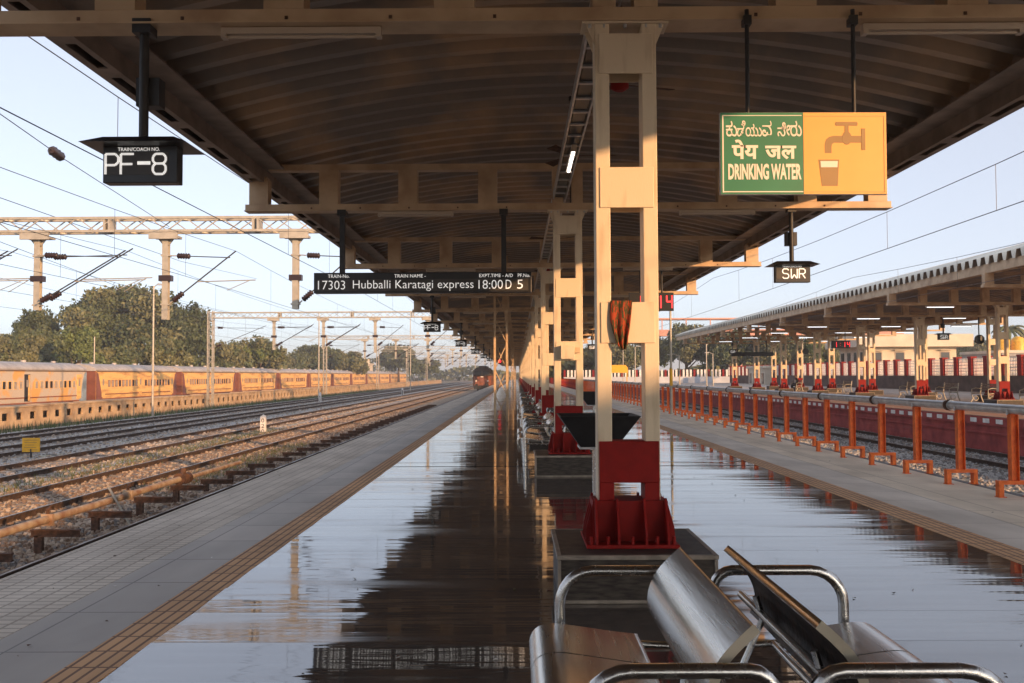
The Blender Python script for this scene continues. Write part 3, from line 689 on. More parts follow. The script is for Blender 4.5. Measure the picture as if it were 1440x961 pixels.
# ------------------------------------------------------------------ railing
r = thing('railing', 'orange railing with grey pipe along the right platform edge', 'railing')
RX = 6.42; y = 10.52; k = 0; post0 = None; pip0 = None
while y < 92:
    if post0 is None:
        g = MB(); g.box(-.05, .05, -.003, .05, .19, 1.07, 'orange'); g.box(-.05, -.042, -.045, .05, .19, 1.07, 'orange'); g.box(.042, .05, -.045, .05, .19, 1.07, 'orange')
        g.box(-.22, .22, -.05, .05, .165, .215, 'orange')
        for s in (-1, 1): g.box(*sorted((s * .22, s * .16)), -.05, .05, .0, .165, 'orange'); g.box(*sorted((s * .23, s * .13)), -.06, .06, -.01, .008, 'orange')
        g.tube([(-.075, 0, 1.06), (-.075, 0, 1.12)], .012, 'galv', 6); g.tube([(.075, 0, 1.06), (.075, 0, 1.12)], .012, 'galv', 6)
        post0 = o = g.build('post', r)
    else: o = post0.copy(); C.objects.link(o)
    o.location = (RX, y, 0)
    if k % 2 == 0:
        if pip0 is None:
            g = MB(); g.tube([(0, .02, 0), (0, 2.84, 0)], .062, 'galv', 14); g.tube([(0, -.03, 0), (0, .03, 0)], .082, 'rust', 14); g.tube([(0, .06, 0), (0, .08, 0)], .075, 'galv', 12); g.tube([(0, 2.77, 0), (0, 2.79, 0)], .075, 'galv', 12)
            pip0 = p = g.build('pipe', r)
        else: p = pip0.copy(); C.objects.link(p)
        p.location = (RX, y + .32, 1.13)
    k += 1; y += 1.43
p = pip0.copy(); C.objects.link(p); p.location = (RX, 10.52 + .32 - 2.86, 1.13)
# lattice fence that follows the railing further off
r = thing('lattice_fence', 'far red lattice fence continuing the orange railing', 'fence', (RX, 93, 0))
y = 0; 
g = MB()
for z in (.15, 1.1): g.bar((0, 0, z), (0, 90, z), .05, .06, 'red')
while y < 90: g.bar((0, y, .15), (0, y + 1, 1.1), .03, .03, 'orange'); g.bar((0, y + 1, .15), (0, y, 1.1), .03, .03, 'orange'); g.box(-.04, .04, y - .04, y + .04, 0, 1.15, 'red'); y += 1.0
g.build('lattice_panel', r)
# ------------------------------------------------------------------ watering pipe beside the left track
r = thing('watering_pipe', 'rusty tan water pipe on brown brackets beside the left platform track', 'pipe', (-7.2, 0, -.58))
g = MB(); pts = [(0, 9, 0), (0, 13, .01), (.01, 16.4, 0), (0, 19.6, .0)]
g.tube(pts, .062, 'pipe_tan', 12); g.build('pipe', r)
g = MB(); g.tube([(0, 20.1, -.02), (-.05, 24.0, -.06)], .05, 'pipe_tan', 10); g.build('pipe', r)
for yy in (14.1, 17.0): g = MB(); g.tube([(0, yy, -.02), (0, yy, .16), (.05, yy, .18)], .03, 'rust', 8); g.box(-.09, .09, yy - .03, yy + .03, -.09, .09, 'pipe_tan'); g.build('valve', r)
g = MB(); g.tube([(0, 19.55, 0), (0, 19.62, 0)], .13, 'rust', 12); g.tube([(0, 19.9, -.02), (0, 20.1, -.02)], .12, 'rust', 12); g.tube([(0, 19.7, -.1), (0, 19.8, .2)], .07, 'rust', 8); g.build('valve', r)
y = 12.0; br0 = None; n = 0
while y < 75:
    if br0 is None:
        g = MB(); g.box(-.12, .62, -.035, .035, -.13, -.105, 'rust'); g.box(-.12, .62, -.006, .006, -.20, -.13, 'rust'); g.box(-.12, .62, -.035, .035, -.215, -.195, 'rust')
        g.box(-.06, .02, -.035, .035, -.57, -.2, 'rust'); g.box(.0, .06, -.04, .04, -.57, -.2, 'rust'); br0 = o = g.build('bracket', r)
    else: o = br0.copy(); C.objects.link(o)
    o.location = (0, y, 0 if y < 21 else -.08); y += 1.85
# leaning stick and blue rag by the pipe
g = MB(); g.tube([(-7.25, 16.3, -.35), (-6.78, 16.1, -.98)], .022, 'ohe', 6); tag(g.build('leaning_stick'), 'pale stick leaning on the rusty tan water pipe', 'stick')
# ------------------------------------------------------------------ overhead line portals
def insul(g, p, q, n=5, r_=.075):
    p = Vector(p); q = Vector(q); pts = []; rad = []
    for i in range(n * 2 + 1): pts.append(p + (q - p) * (i / (n * 2))); rad.append(r_ if i % 2 else r_ * .62)
    g.tube(pts, r_, 'insul', 8, radii=rad)
def lattice(g, a, b, wd, ht, step, m, ch=.06, vert=False):
    a = Vector(a); b = Vector(b); d = (b - a); Ln = d.length; d.normalize()
    u = Vector((0, 1, 0)); v = d.cross(u).normalized()
    cs = [u * sx * wd / 2 + v * sz * ht / 2 for sx, sz in ((-1, -1), (1, -1), (1, 1), (-1, 1))]
    for c in cs: g.bar(a + c, b + c, ch, ch, m, up=u)
    n = max(2, int(Ln / step))
    for i in range(n):
        s = a + d * (Ln * i / n); e = a + d * (Ln * (i + 1) / n)
        for k_ in range(4):
            c0, c1 = (cs[k_], cs[(k_ + 1) % 4]) if i % 2 == 0 else (cs[(k_ + 1) % 4], cs[k_])
            g.bar(s + c0, e + c1, ch * .4, ch * .4, m, up=u)
def cantilever(parent, mx, tx, double=False):
    """bracket assembly from a drop mast at mx to the wires over a track at tx"""
    for j, dy in enumerate((-.3, .3) if double else (0,)):
        s = 1 if tx > mx else -1
        g = MB(); zl = 4.15 + j * .12; zt = 5.75 + j * .15
        p = Vector((mx + s * .12, dy, zl)); q = Vector((tx + s * .2, dy, zt + .25)); d = (q - p).normalized()
        insul(g, p + d * .18, p + d * .62, 5, .115); g.tube([p, p + d * .15], .025, 'ohe', 6); g.tube([p + d * .62, q], .024, 'wire', 6)
        a = Vector((mx + s * .12, dy, 5.85)); t = Vector((tx, dy, zt + .02)); d2 = (t - a).normalized()
        insul(g, a + d2 * .28, a + d2 * .72, 5, .115); g.tube([a, a + d2 * .25], .02, 'ohe', 6); g.tube([a + d2 * .72, t], .018, 'wire', 6)
        m_ = p + (q - p) * .42; g.tube([m_, (tx + s * .9, dy, m_.z + .05)], .02, 'ohe', 6); g.tube([(tx + s * .7, dy, m_.z + .04), (tx - s * .1, dy, 4.62)], .014, 'ohe', 6)
        g.build('cantilever', parent)
def portal(yp, label, left=True):
    r = thing('overhead_line_portal', label, 'portal', (0, yp, 0), 'steel portals carrying the overhead wires on the left')
    g = MB(); lattice(g, (-26.6, 0, 6.92), (-.9, 0, 6.92), .5, .46, .62, 'ohe', .085)
    for x in (-20.6, -14.3, -9.1): g.box(x - .12, x - .05, -.27, .27, 6.68, 7.16, 'ohe'); g.box(x + .05, x + .12, -.27, .27, 6.68, 7.16, 'ohe')
    g.build('lattice_girder', r)
    for x, tx, dbl, zb in ((-7.74, -5.75, False, 3.95), (-12.3, -10.05, False, 3.6), (-16.8, -13.8, True, 3.95), (-21.1, -17.9, True, 3.9)):
        g = MB(); g.box(x - .45, x + .45, -.3, .3, 6.46, 6.54, 'ohe'); g.box(x - .5, x + .5, -.33, -.25, 6.40, 6.62, 'ohe')
        g.prism([(x - .3, 6.46), (x + .3, 6.46), (x + .11, 6.22), (x - .11, 6.22)], 'y', -.02, .02, 'ohe')
        g.box(x - .105, x + .105, -.105, -.085, zb, 6.46, 'ohe'); g.box(x - .105, x + .105, .085, .105, zb, 6.46, 'ohe'); g.box(x - .02, x + .02, -.085, .085, zb, 6.46, 'ohe')
        for z in (5.82, 4.95, 4.1): g.box(x - (.22 if z == 4.95 else .15), x + (.22 if z == 4.95 else .15), -.12, .12, z, z + (.2 if z == 4.95 else .05), 'insul' if z == 4.95 else 'ohe')
        g.build('drop_mast', r); cantilever(r, x, tx, dbl)
    g = MB(); lattice(g, (-26.6, 0, GZ), (-26.6, 0, 7.3), .42, .42, .6, 'ohe', .08); g.build('lattice_upright', r)
    cantilever(r, -26.4, -22.0)
    g = MB(); lattice(g, (-.56, 0, 0), (-.56, 0, 7.2), .42, .42, .8, 'cream_dirty_bounce', .075); g.build('lattice_upright', r)
    return r
PY = [32, 79.5, 127, 175, 222, 270]
p0 = portal(PY[0], 'nearest overhead line portal, its girder crossing above the yard')
for i, yy in enumerate(PY[1:]): dup(p0, None, (0, yy, 0), ['second overhead line portal with its lattice mast beside the stone wall', 'third overhead line portal down the yard', 'fourth overhead line portal down the yard', 'fifth overhead line portal down the yard', 'farthest overhead line portal before the haze'][i])
# overhead wires
def wires(xc, label, zc0, zs, zm, y0=-15.5, n=7, stag=.2):
    r = thing('overhead_wire', label, 'wire', (xc, 0, 0), 'overhead wire sets above the tracks')
    g = MB(); h = MB(); d = MB(); pc = []; pk = []
    for i in range(n):
        a = y0 + 47.5 * i
        for j in range(10):
            t = j / 10; y = a + 47.5 * t; zz = zm + (zs - zm) * (2 * t - 1) ** 2; xx = stag * (1 if i % 2 else -1) * (1 - 2 * t)
            pc.append((xx, y, zz)); pk.append((xx, y, zc0))
            if j in (1, 2, 4, 5, 6, 8, 9): d.tube([(xx, y, zc0), (xx, y, zz)], .005, 'wire', 4, False)
    g.tube(pc, .008, 'wire', 5, False); h.tube(pk, .008, 'wire', 5, False)
    g.build('catenary_wire', r); h.build('contact_wire', r); d.build('droppers', r)
for xc, lab in ((-5.75, 'above the platform eight track'), (-10.05, 'above the second track from the left platform edge'), (-13.8, 'above the third track from the left platform edge'), (-17.9, 'above the fourth track from the left platform edge'), (-22.0, 'above the track beside the stone wall')):
    wires(xc, 'pair of overhead wires ' + lab, 4.6, 6.0, 5.6)
wires(8.27, 'pair of overhead wires above the track beyond the orange railing', 4.4, 5.75, 5.2, -8.0)
wires(14.3, 'pair of overhead wires above the track nearest the far platform', 4.4, 5.75, 5.2, -8.0)
def pix(x, y, d): return Vector(((x - 727) * d / F, d, H + (531.6 - .005 * x - y) * d / F))
g = MB(); a = pix(-60, 120, 15); b = pix(235, 318, 31.8); ia = pix(66, 208, 20.4); ib = pix(81, 219, 21.2)
g.tube([a, ia], .010, 'wire', 5); g.tube([ib, b], .010, 'wire', 5); insul(g, ia, ib, 3, .12); tag(g.build('anchor_wire'), 'slack anchor wire with a brown insulator crossing the sky', 'wire')
for k, (p_, q_, lab) in enumerate([((-30, 268, 30), (360, 392, 79), 'low feeder wire running left of the PF-8 sign toward the second portal'), ((-30, 330, 40), (300, 441, 79), 'lowest feeder wire on the left above the trees')]):
    g = MB(); g.tube([pix(*p_), (pix(*p_) + pix(*q_)) / 2 - Vector((0, 0, .4)), pix(*q_)], .014, 'wire', 5); tag(g.build('feeder_wire'), lab, 'wire')
# masts and lamps standing here and there
def mast(label, loc, h, wd=.12, arm=0, band=False, group=None, m='ohe'):
    r = thing('mast', label, 'mast', loc, group); g = MB(); g.tube([(0, 0, 0), (0, 0, h)], wd / 2, m, 8, radii=[wd / 2, wd * .36]); g.build('pole', r)
    if arm:
        g = MB(); g.tube([(0, 0, h - .1), (arm * .6, 0, h + .15), (arm, 0, h + .12)], .03, m, 6); g.box(arm - .22, arm + .25, -.09, .09, h + .04, h + .12, 'galv'); g.build('lamp_arm', r)
    if band: g = MB(); g.tube([(0, 0, 1.15), (0, 0, 1.85)], wd / 2 + .012, 'yellow_paint', 8); g.build('painted_band', r)
    return r
def put(x, ybase, zg=GZ):      # pixel column and base row -> ground point
    d = (H - zg) * F / (ybase - (531.6 - .005 * x)); return ((x - 727) * d / F, d, zg)
mast('pale pole with a yellow band beside the orange railing', (6.25, 37.3, 0), 4.6, .11, 0, True)
GM = 'pale poles and lamp posts around the station yard'
for x, d, top, lab, arm in ((214, 62, 402, 'tall pale pole in front of the biggest tree', .5), (448, 105, 440, 'pale mast rising behind the second white marker post', 0), (577, 150, 446, 'slim mast left of the locomotive', .5), (131, 92, 474, 'short pale post behind the yellow coaches, near the light green tree', 0),
                            (993, 105, 484, 'lamp post before the trees beyond the far platform', .8), (1002, 118, 497, 'second lamp post before the trees beyond the far platform', -.8), (955, 95, 500, 'white lamp post left of the far canopy end', -1.0), (893, 125, 488, 'thin mast seen between the posts of the nearest column', .6), (876, 140, 480, 'thin lamp post left of the thin mast seen between the posts', -.6), (1128, 100, 462, 'white pole behind the far platform columns', .7)):
    base = GZ if x < 727 else 0; P = pix(x, top, d); mast(lab, (P.x, P.y, base), P.z - base, .16, arm, group=GM)
# ------------------------------------------------------------------ left yard: wall, coaches, markers
r = thing('stone_wall', 'broken tan wall with a row of square openings before the coaches', 'wall', (-27.2, 0, GZ))
g = MB(); y = 14.0; rn = random.Random(2)
while y < 330:
    g.box(-.1, 0, y, y + .78, 0, 1.12, 'wall_stone'); g.box(-.1, 0, y + .78, y + 1.4, 0, .44, 'wall_stone'); g.box(-.1, 0, y + .78, y + 1.4, .84, 1.12, 'wall_stone')
    h = rn.uniform(-.02, .05); g.box(-1.3, .06, y + rn.uniform(-.02, .02), y + 1.37, 1.10 + h * .3, 1.17 + h, 'wall_stone')
    y += 1.4
g.box(-1.3, -1.2, 14, 330, 0, 1.1, 'wall_stone'); g.build('openwork_wall', r)  # hidden back wall, with the deep top slab, added to darken the openings
def coach(label, loc, first=False):
    r = thing('railway_coach', label, 'coach', loc, 'yellow coaches standing in a row beyond the wall')
    L = 21.3; W = 1.62; zs = 3.30; z0 = .55
    body = 'coach_cream' if first else 'coach_yellow'
    g = MB(); g.prism([(-W, z0), (W, z0), (W + .02, 1.2), (W, zs), (-W, zs), (-W - .02, 1.2)], 'y', .55, L - .55, body); g.box(W, W + .06, .6, L - .6, zs - .10, zs - .04, 'rust'); g.box(W, W + .025, .6, L - .6, z0, z0 + .12, 'stripe'); g.build('body', r)
    g = MB(); pr = [(-W - .03, zs - .02), (-W + .05, zs + .22), (-W * .6, zs + .52), (0, zs + .70), (W * .6, zs + .52), (W - .05, zs + .22), (W + .03, zs - .02)]
    g.prism(pr, 'y', .35, L - .35, 'coach_roof', True)
    for i in range(4): g.tube([(0, 3 + i * 5, zs + .66), (0, 3 + i * 5, zs + .84)], .22, 'coach_roof', 10)
    g.build('roof', r)
    g = MB(); g.box(W, W + .03, 2.3, L - 2.3, 1.00, 1.10, 'stripe'); g.build('stripe', r)
    rn2 = random.Random(int(loc[1]))
    for i in range(20):
        y = 3.0 + i * .80
        if i in (9, 10): continue
        op = (first and i % 4 in (1, 2)) or (not first and i > 10 and i % 2)
        g = MB(); g.box(W - .01, W + .035, y, y + .5, 1.75, 2.42, 'stripe' if not first else 'coach_yellow'); g.box(W + .02, W + .042, y + .06, y + .44, 1.80, 2.37, 'glass_dark' if op else ('shutter' if rn2.random() < .8 else 'glass_dark')); g.build('window', r)
    for y in (1.5, L / 2 - .45, L - 2.3):
        g = MB(); op = first and abs(y - L / 2) < 1
        g.box(W - .01, W + .03, y, y + .85, .75, 2.95, 'glass_dark' if op else 'coach_yellow'); g.box(W + .03, W + .05, y + (.55 if op else .1), y + .8, .8, 2.9, 'coach_yellow'); g.box(W + .05, W + .06, y + .25, y + .6, 1.9, 2.5, 'shutter'); g.build('door', r)
    for a, b, c in ((.5, 1, 0), (L - .5, -1, 1)):
        g = MB(); mm = 'coach_blue' if (first and c == 1) else 'coach_red'
        g.add([(W + .005, a, z0), (W + .005, a + b * 1.35, z0), (W + .005, a + b * .4, zs - .3), (W + .005, a, zs - .1), (W + .045, a, z0), (W + .045, a + b * 1.35, z0), (W + .045, a + b * .4, zs - .3), (W + .045, a, zs - .1)],
              [(4, 5, 6, 7), (0, 1, 5, 4), (1, 2, 6, 5), (2, 3, 7, 6), (3, 0, 4, 7)], mm)
        g.box(-W + .1, W - .05, *sorted((a + b * .05, a + b * .02)), z0, zs, mm); g.box(-.55, .55, *sorted((a, a - b * .62)), .9, 3.1, 'rust'); g.build('end_panel', r)
    for y in (3.6, L - 3.6):
        g = MB(); g.box(-1.2, 1.2, y - 1.6, y + 1.6, .35, .62, 'rust')
        for yy in (y - 1.45, y + 1.45): g.tube([(-.85, yy, .46), (.85, yy, .46)], .03, 'rust', 6); [g.tube([(x_ - .06, yy, .46), (x_ + .06, yy, .46)], .46, 'rust', 16) for x_ in (-.8, .8)]
        g.build('bogie', r)
    return r
RL = -1.10; CXX = -41.3
c1 = coach('weathered cream and yellow coach with peeling paint at the far left', (CXX, 63.5, RL), True)
c2 = coach('first clean yellow coach right of the peeling one', (CXX, 85.8, RL))
nn = ['second', 'third', 'fourth', 'fifth', 'sixth', 'seventh', 'eighth', 'ninth', 'tenth', 'eleventh']
for i in range(10): dup(c2, None, (CXX, 85.8 + 22.3 * (i + 1), RL), f'{nn[i]} clean yellow coach counted from the left, in the row beyond the wall')
# yellow board and white markers between the tracks
x_, y_, z_ = -16.0, 30.2, GZ
r = thing('track_board', 'small yellow board on a short post between the left tracks', 'sign', (x_, y_, z_))
g = MB(); g.tube([(0, 0, 0), (0, 0, .4)], .03, 'black_iron', 6); g.build('post', r)
g = MB(); g.box(-.29, .29, -.015, .015, .30, .76, 'yellow_paint'); g.build('panel', r)
g = MB(); 
for i, (a, b) in enumerate(((-.24, .25), (-.22, .2), (-.2, .1), (-.23, .18), (-.1, .22))): g.box(a, b, -.019, -.015, .68 - i * .08, .695 - i * .08, 'sign_brown')
g.build('faded_markings', r)
def marker(label, loc, h, s):
    r = thing('marker_post', label, 'marker post', loc, 'white marker posts between the tracks')
    g = MB(); g.box(-.12, .12, -.09, .09, 0, h, 'white_paint'); g.prism([(-.12, h), (.12, h), (.0, h + .1)], 'y', -.09, .09, 'white_paint'); g.build('stone', r)
    g = MB(); n = len(s)
    for i, ch in enumerate(s): text(g, ch, -.07, h - .02 - (i + 1) * (h - .1) / n, .14, (h - .2) / n * .85, -.09, 'black', .004, -1)
    g.build('number', r); return r
marker('nearer white marker post with black digits, between the left tracks', (-11.95, 43.2, GZ), .86, '020')
marker('farther white marker post, small and plain, near the wall', (-20.2, 94, GZ), 1.0, '0')
marker('white marker post far down the tracks', (-16.0, 128, GZ), 1.0, '1')
# ------------------------------------------------------------------ locomotive
r = thing('locomotive', 'dark red and orange locomotive approaching on the left platform track', 'locomotive', (-5.75, 150, GZ + .25))
g = MB(); W = 1.5
g.prism([(-W, .75), (W, .75), (W, 2.35), (W - .12, 2.5), (-W + .12, 2.5), (-W, 2.35)], 'y', .6, 17, 'loco_red')
g.add([(-W, .6, .75), (W, .6, .75), (W, .6, 2.35), (-W, .6, 2.35), (-W + .35, .0, .85), (W - .35, .0, .85), (W - .35, .15, 2.3), (-W + .35, .15, 2.3)], [(4, 5, 6, 7), (0, 4, 7, 3), (5, 1, 2, 6), (0, 1, 5, 4), (3, 7, 6, 2)], 'loco_red')
g.build('body', r)
g = MB(); g.prism([(-W + .03, 2.45), (W - .03, 2.45), (W - .12, 3.25), (W - .5, 3.75), (0, 3.92), (-W + .5, 3.75), (-W + .12, 3.25)], 'y', .35, 16.8, 'loco_dark')
for i in range(5): g.box(-.6, .6, 3 + i * 2.6, 4.6 + i * 2.6, 3.8, 4.1, 'loco_dark')
g.build('roof', r)
for s in (-1, 1):
    g = MB(); g.box(*sorted((s * .12, s * 1.12)), .30, .34, 2.55, 3.2, 'glass_dark'); g.build('windscreen', r)
    g = MB(); g.tube([(s * .85, -.5, .95), (s * .85, .1, .95)], .07, 'black_iron', 8); g.tube([(s * .85, -.52, .95), (s * .85, -.46, .95)], .22, 'black_iron', 12); g.build('buffer', r)
    g = MB(); g.tube([(s * .95, -.02, 1.6), (s * .95, .2, 1.6)], .13, 'sign_white', 10); g.build('headlight', r)
    for y in (1.2, 5, 9, 13): g = MB(); g.box(*sorted((s * (W - .01), s * (W + .02))), y, y + 1.2, 1.5, 2.2, 'loco_dark'); g.build('side_grille', r)
g = MB(); g.box(-.4, .4, .02, .1, 1.25, 2.1, 'coach_red'); g.box(-.22, .22, .0, .02, 2.2, 2.35, 'sign_white'); g.build('nose_panel', r)
g = MB(); g.box(-1.35, 1.35, .3, .5, .25, .8, 'black_iron')
for y in (3.5, 13.5):
    g.box(-1.3, 1.3, y - 2, y + 2, .45, .8, 'black_iron')
    for yy in (-1.5, 0, 1.5): [g.tube([(x_ - .06, y + yy, .5), (x_ + .06, y + yy, .5)], .5, 'rust', 14) for x_ in (-.8, .8)]
g.build('bogie', r)
# red signal seen under the far canopy
r = thing('signal_lamp', 'red signal lamp glowing under the far end of the canopy', 'signal', (-1.75, 92, 3.0))
g = MB(); g.box(-.2, .2, -.1, .14, -.25, .3, 'black'); g.tube([(0, 0, .3), (0, 0, 1.4)], .04, 'black_iron', 6); g.build('housing', r)
g = MB(); g.tube([(0, -.16, .02), (0, -.1, .02)], .17, 'led_red', 14); g.build('lens', r)
# ------------------------------------------------------------------ far canopy across the tracks
fc = thing('far_platform_canopy', 'pale scalloped canopy over the platform across the tracks', 'canopy')
HX0, HX1 = 15.75, 29.3; HC = (HX0 + HX1) / 2; HH = (HX1 - HX0) / 2; ZF = 4.5
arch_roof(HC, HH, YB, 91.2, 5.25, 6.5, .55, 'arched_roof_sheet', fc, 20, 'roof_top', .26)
for s in (-1, 1): gutter(HC, s, HH - .1, 4.98, YB, 91.2, fc, 'cream_dirty_bounce')
def fbeam():
    g = MB(); d = .1; m = 'cream_dirty_bounce'
    g.box(-HH, HH, -d, d, 0, .1, m); g.box(-HH + .4, HH - .4, -d + .01, d - .01, .66, .76, m)
    c = -HH + .2
    while c <= HH: g.box(c - .155, c + .155, -d - .006, d + .006, .1, .66 if abs(c) < HH - .4 else .5, m); c += 1.32
    return g
fb = None
for i in range(17):
    yb = Y0 + 8 * (i - 6)
    if fb is None: fb = o = fbeam().build('truss_beam', fc)
    else: o = fb.copy(); C.objects.link(o)
    o.location = (HC, yb, ZF)
GF = 'cream and red columns of the canopy across the tracks'; nf = 0
rows = (20.6, 24.3)
for i in range(4, 11):
    for j, x in enumerate(rows):
        lab = f'{["front", "back"][j]}-row column of the far canopy, {["first", "second", "third", "fourth", "fifth", "sixth", "seventh"][i - 4]} from the right'
        o = dup(col0, None, (x, Y0 + 8 * i, P2), lab, group=GF)
        o.scale = (1, 1, (ZF - P2) / 4.32)
# lit tubes below the far beams
t0 = None; ks = 0
for i in (4, 5, 6, 7, 8, 9):
    for x in (18.0, 22.4, 26.6):
        lab = f'lit white tube light under the far canopy, {["right", "second", "third", "fourth", "fifth", "last"][i - 4]} beam, {["near side", "middle", "outer side"][[18.0, 22.4, 26.6].index(x)]}'
        loc = (x, Y0 + 8 * i - .02, ZF - .05)
        if t0 is None:
            t0 = tubelight(lab, loc, 2, 0, 'lit tube lights under the far canopy')
        else: dup(t0, None, loc, lab)
# round fans / speaker discs under the far canopy
for x, d, lab in ((23.9, 47.5, 'round black wall fan beside the back-row column on the far platform'), (22.3, 71, 'round black wall fan farther along the far platform')):
    r = thing('round_fan', lab, 'fan', (x, d, 3.35), 'round black fans on the far platform')
    g = MB(); g.tube([(0, -.06, 0), (0, .06, 0)], .24, 'black', 20); g.build('fan_cage', r)
    g = MB(); g.tube([(0, .05, .2), (0, .05, 1.14)], .03, 'black_iron', 6); g.build('bracket', r)
dup(sg2, None, (21.9, 47.2, 3.32), 'dark SWR sign hanging under the far canopy', group='signs hanging under the far canopy')
dup(sg2, None, (17.6, 75, 3.3), 'small far sign at the left end of the far canopy', group='signs hanging under the far canopy')
r = thing('train_indicator_board', 'long black indicator board deep under the far canopy', 'display board', (18.4, 79, 3.15))
g = MB(); g.box(0, 3.6, -.1, .1, 0, .35, 'black'); g.build('board_case', r)
g = MB(); [g.box(x, x + .08, -.04, .04, .35, 1.35, 'black_iron') for x in (.5, 3.0)]; g.build('hanger', r)
# iron garden-type benches on the far platform
def ibench(label, loc, rz=0):
    r = thing('iron_bench', label, 'bench', loc, 'pale iron benches on the far platform', rz)
    for y in (0, 1.6):
        g = MB(); g.tube([(.0, y, .95), (.03, y, .7), (.08, y, .44), (.02, y, .22), (-.06, y, 0)], .03, 'ohe', 6); g.tube([(.05, y, .44), (.3, y, .46), (.52, y, .42), (.44, y, .2), (.56, y, 0)], .03, 'ohe', 6)
        g.tube([(.03, y, .68), (.3, y, .72), (.5, y, .66), (.5, y, .44)], .025, 'ohe', 6); g.tube([(.30 + .12 * cos(a), y, .2 + .12 * sin(a)) for a in [k * pi / 4 for k in range(9)]], .02, 'ohe', 5); g.build('iron_end', r)
    g = MB(); [g.box(.10 + k * .1, .18 + k * .1, 0, 1.6, .455, .48, 'sleeper') for k in range(4)]; g.build('seat', r)
    g = MB(); [g.box(.02 - k * .012, .045 - k * .012, 0, 1.6, .60 + k * .12, .69 + k * .12, 'sleeper') for k in range(3)]; g.build('backrest', r)
    return r
i0 = ibench('pale iron bench at the right edge on the far platform', (23.4, 42.0, P2), pi)
for x, y, lab in ((23.3, 46.2, 'pale iron bench just left of the right pair of far columns'), (23.3, 50.2, 'pale iron bench between the second and first far columns'), (23.5, 55.4, 'pale iron bench left of the second far column'), (23.6, 66.5, 'pale iron bench beside the third far column'), (24.0, 79.0, 'pale iron bench beneath the seated person')):
    dup(i0, None, (x, y, P2), lab)
# boundary wall with red pillars and white grilles behind the far platform
r = thing('boundary_wall', 'dark wall with red pillars and white grilles behind the far platform', 'wall', (36, 0, P2))
g = MB(); g.box(-.15, .15, 20, 155, 0, 1.28, 'wall_brown'); g.build('wall_base', r)
y = 20.0; n = 0; pl0 = gr0 = None
while y < 155:
    if pl0 is None: g = MB(); g.box(-.22, .22, -.26, .26, 1.28, 2.72, 'red'); g.box(-.25, .25, -.29, .29, 2.66, 2.78, 'red'); pl0 = o = g.build('pillar', r)
    else: o = pl0.copy(); C.objects.link(o)
    o.location = (0, y, 0)
    if gr0 is None:
        g = MB()
        for k in range(6): g.box(-.02, .02, .26, 2.14, 1.36 + k * .24, 1.41 + k * .24, 'white_paint')
        for k in range(9): g.box(-.025, .015, .34 + k * .215, .39 + k * .215, 1.28, 2.64, 'white_paint')
        gr0 = o = g.build('grille', r)
    else: o = gr0.copy(); C.objects.link(o)
    o.location = (0, y, 0); y += 2.4; n += 1
# pale hoarding with a picket fence across the end
r = thing('picket_wall', 'pale grey hoarding topped by red and white pickets beyond the far canopy', 'fence', (8, 158, 0))
g = MB(); g.box(0, 34, 0, .2, GZ, 1.25, 'hoarding'); g.build('hoarding', r)
g = MB(); x = 0.0; i = 0
while x < 34: g.box(x, x + .34, -.05, .05, 1.25, 2.45, 'red' if i % 4 == 0 else 'white_paint'); x += .62; i += 1
g.build('pickets', r)
r = thing('yellow_board', 'yellow hooded board in front of the trees, seen through the column', 'sign', (12.4, 112, GZ))
g = MB(); g.box(-1.1, 1.1, -.1, .1, 3.0, 3.6, 'yellow_paint'); g.prism([(-1.1, 3.6), (1.1, 3.6), (.8, 3.95), (-.8, 3.95)], 'y', -.1, .1, 'yellow_paint'); g.build('panel', r)
g = MB(); [g.box(x, x + .12, -.06, .06, 0, 3.0, 'yellow_paint') for x in (-1.05, .93)]; g.build('post', r)
r = thing('foot_overbridge', 'pink foot overbridge crossing far behind the platforms', 'bridge', (20, 190, 0))
g = MB(); g.box(5, 60, 0, 3, 9.6, 10.9, 'bridge_pink'); g.box(4, 61, -.3, 3.3, 13.0, 13.3, 'bridge_pink'); [g.box(x, x + .2, 0, .2, 10.9, 13, 'bridge_pink') for x in range(5, 60, 5)]; g.build('deck', r)
g = MB(); [g.box(x, x + .7, .5, 2.5, GZ, 9.6, 'bridge_pink') for x in (8, 26, 44, 59)]; g.build('pier', r)
# ------------------------------------------------------------------ buildings behind the right side
def building(name, label, loc, wd, dp, h, m, floors=2, nwin=5, over=.0, rz=0, roofm=None):
    r = thing(name, label, 'building', loc, None, rz)
    g = MB(); g.box(0, wd, 0, dp, 0, h, m); g.build('wall', r)
    g = MB(); g.box(-over, wd + over, -over, dp + over, h, h + .35, roofm or m); 
    if over > .3: g.box(-over, wd + over, -over - .05, -over + .05, h, h + 1.5, roofm or m); g.box(-over - .05, -over + .05, -over, dp + over, h, h + 1.5, roofm or m)
    g.build('roof', r)
    fh = h / floors
    for f in range(floors):
        for i in range(nwin):
            x = wd * (i + .5) / nwin; z = f * fh + fh * .4
            g = MB(); g.box(x - .6, x + .6, -.05, .02, z, z + fh * .4, 'shutter'); g.box(x - .5, x + .5, -.07, -.04, z + .08, z + fh * .4 - .08, 'glass_dark'); g.box(x - .75, x + .75, -.5, .02, z + fh * .45, z + fh * .45 + .1, m); g.build('window', r)
        for i in range(4):
            yq = dp * (i + .5) / 4; z = f * fh + fh * .4
            g = MB(); g.box(-.07, .02, yq - .5, yq + .5, z, z + fh * .4, 'glass_dark'); g.build('window', r)
    return r
building('house', 'cream two-storey house with a wide overhanging roof behind the far platform', (42.5, 112, GZ), 11, 9, 6.0, 'bld_cream', 2, 4, 1.4)
building('house', 'low pink flat-roofed building behind the boundary wall', (51, 112, GZ), 11, 10, 3.8, 'bld_pink', 1, 4, .2)
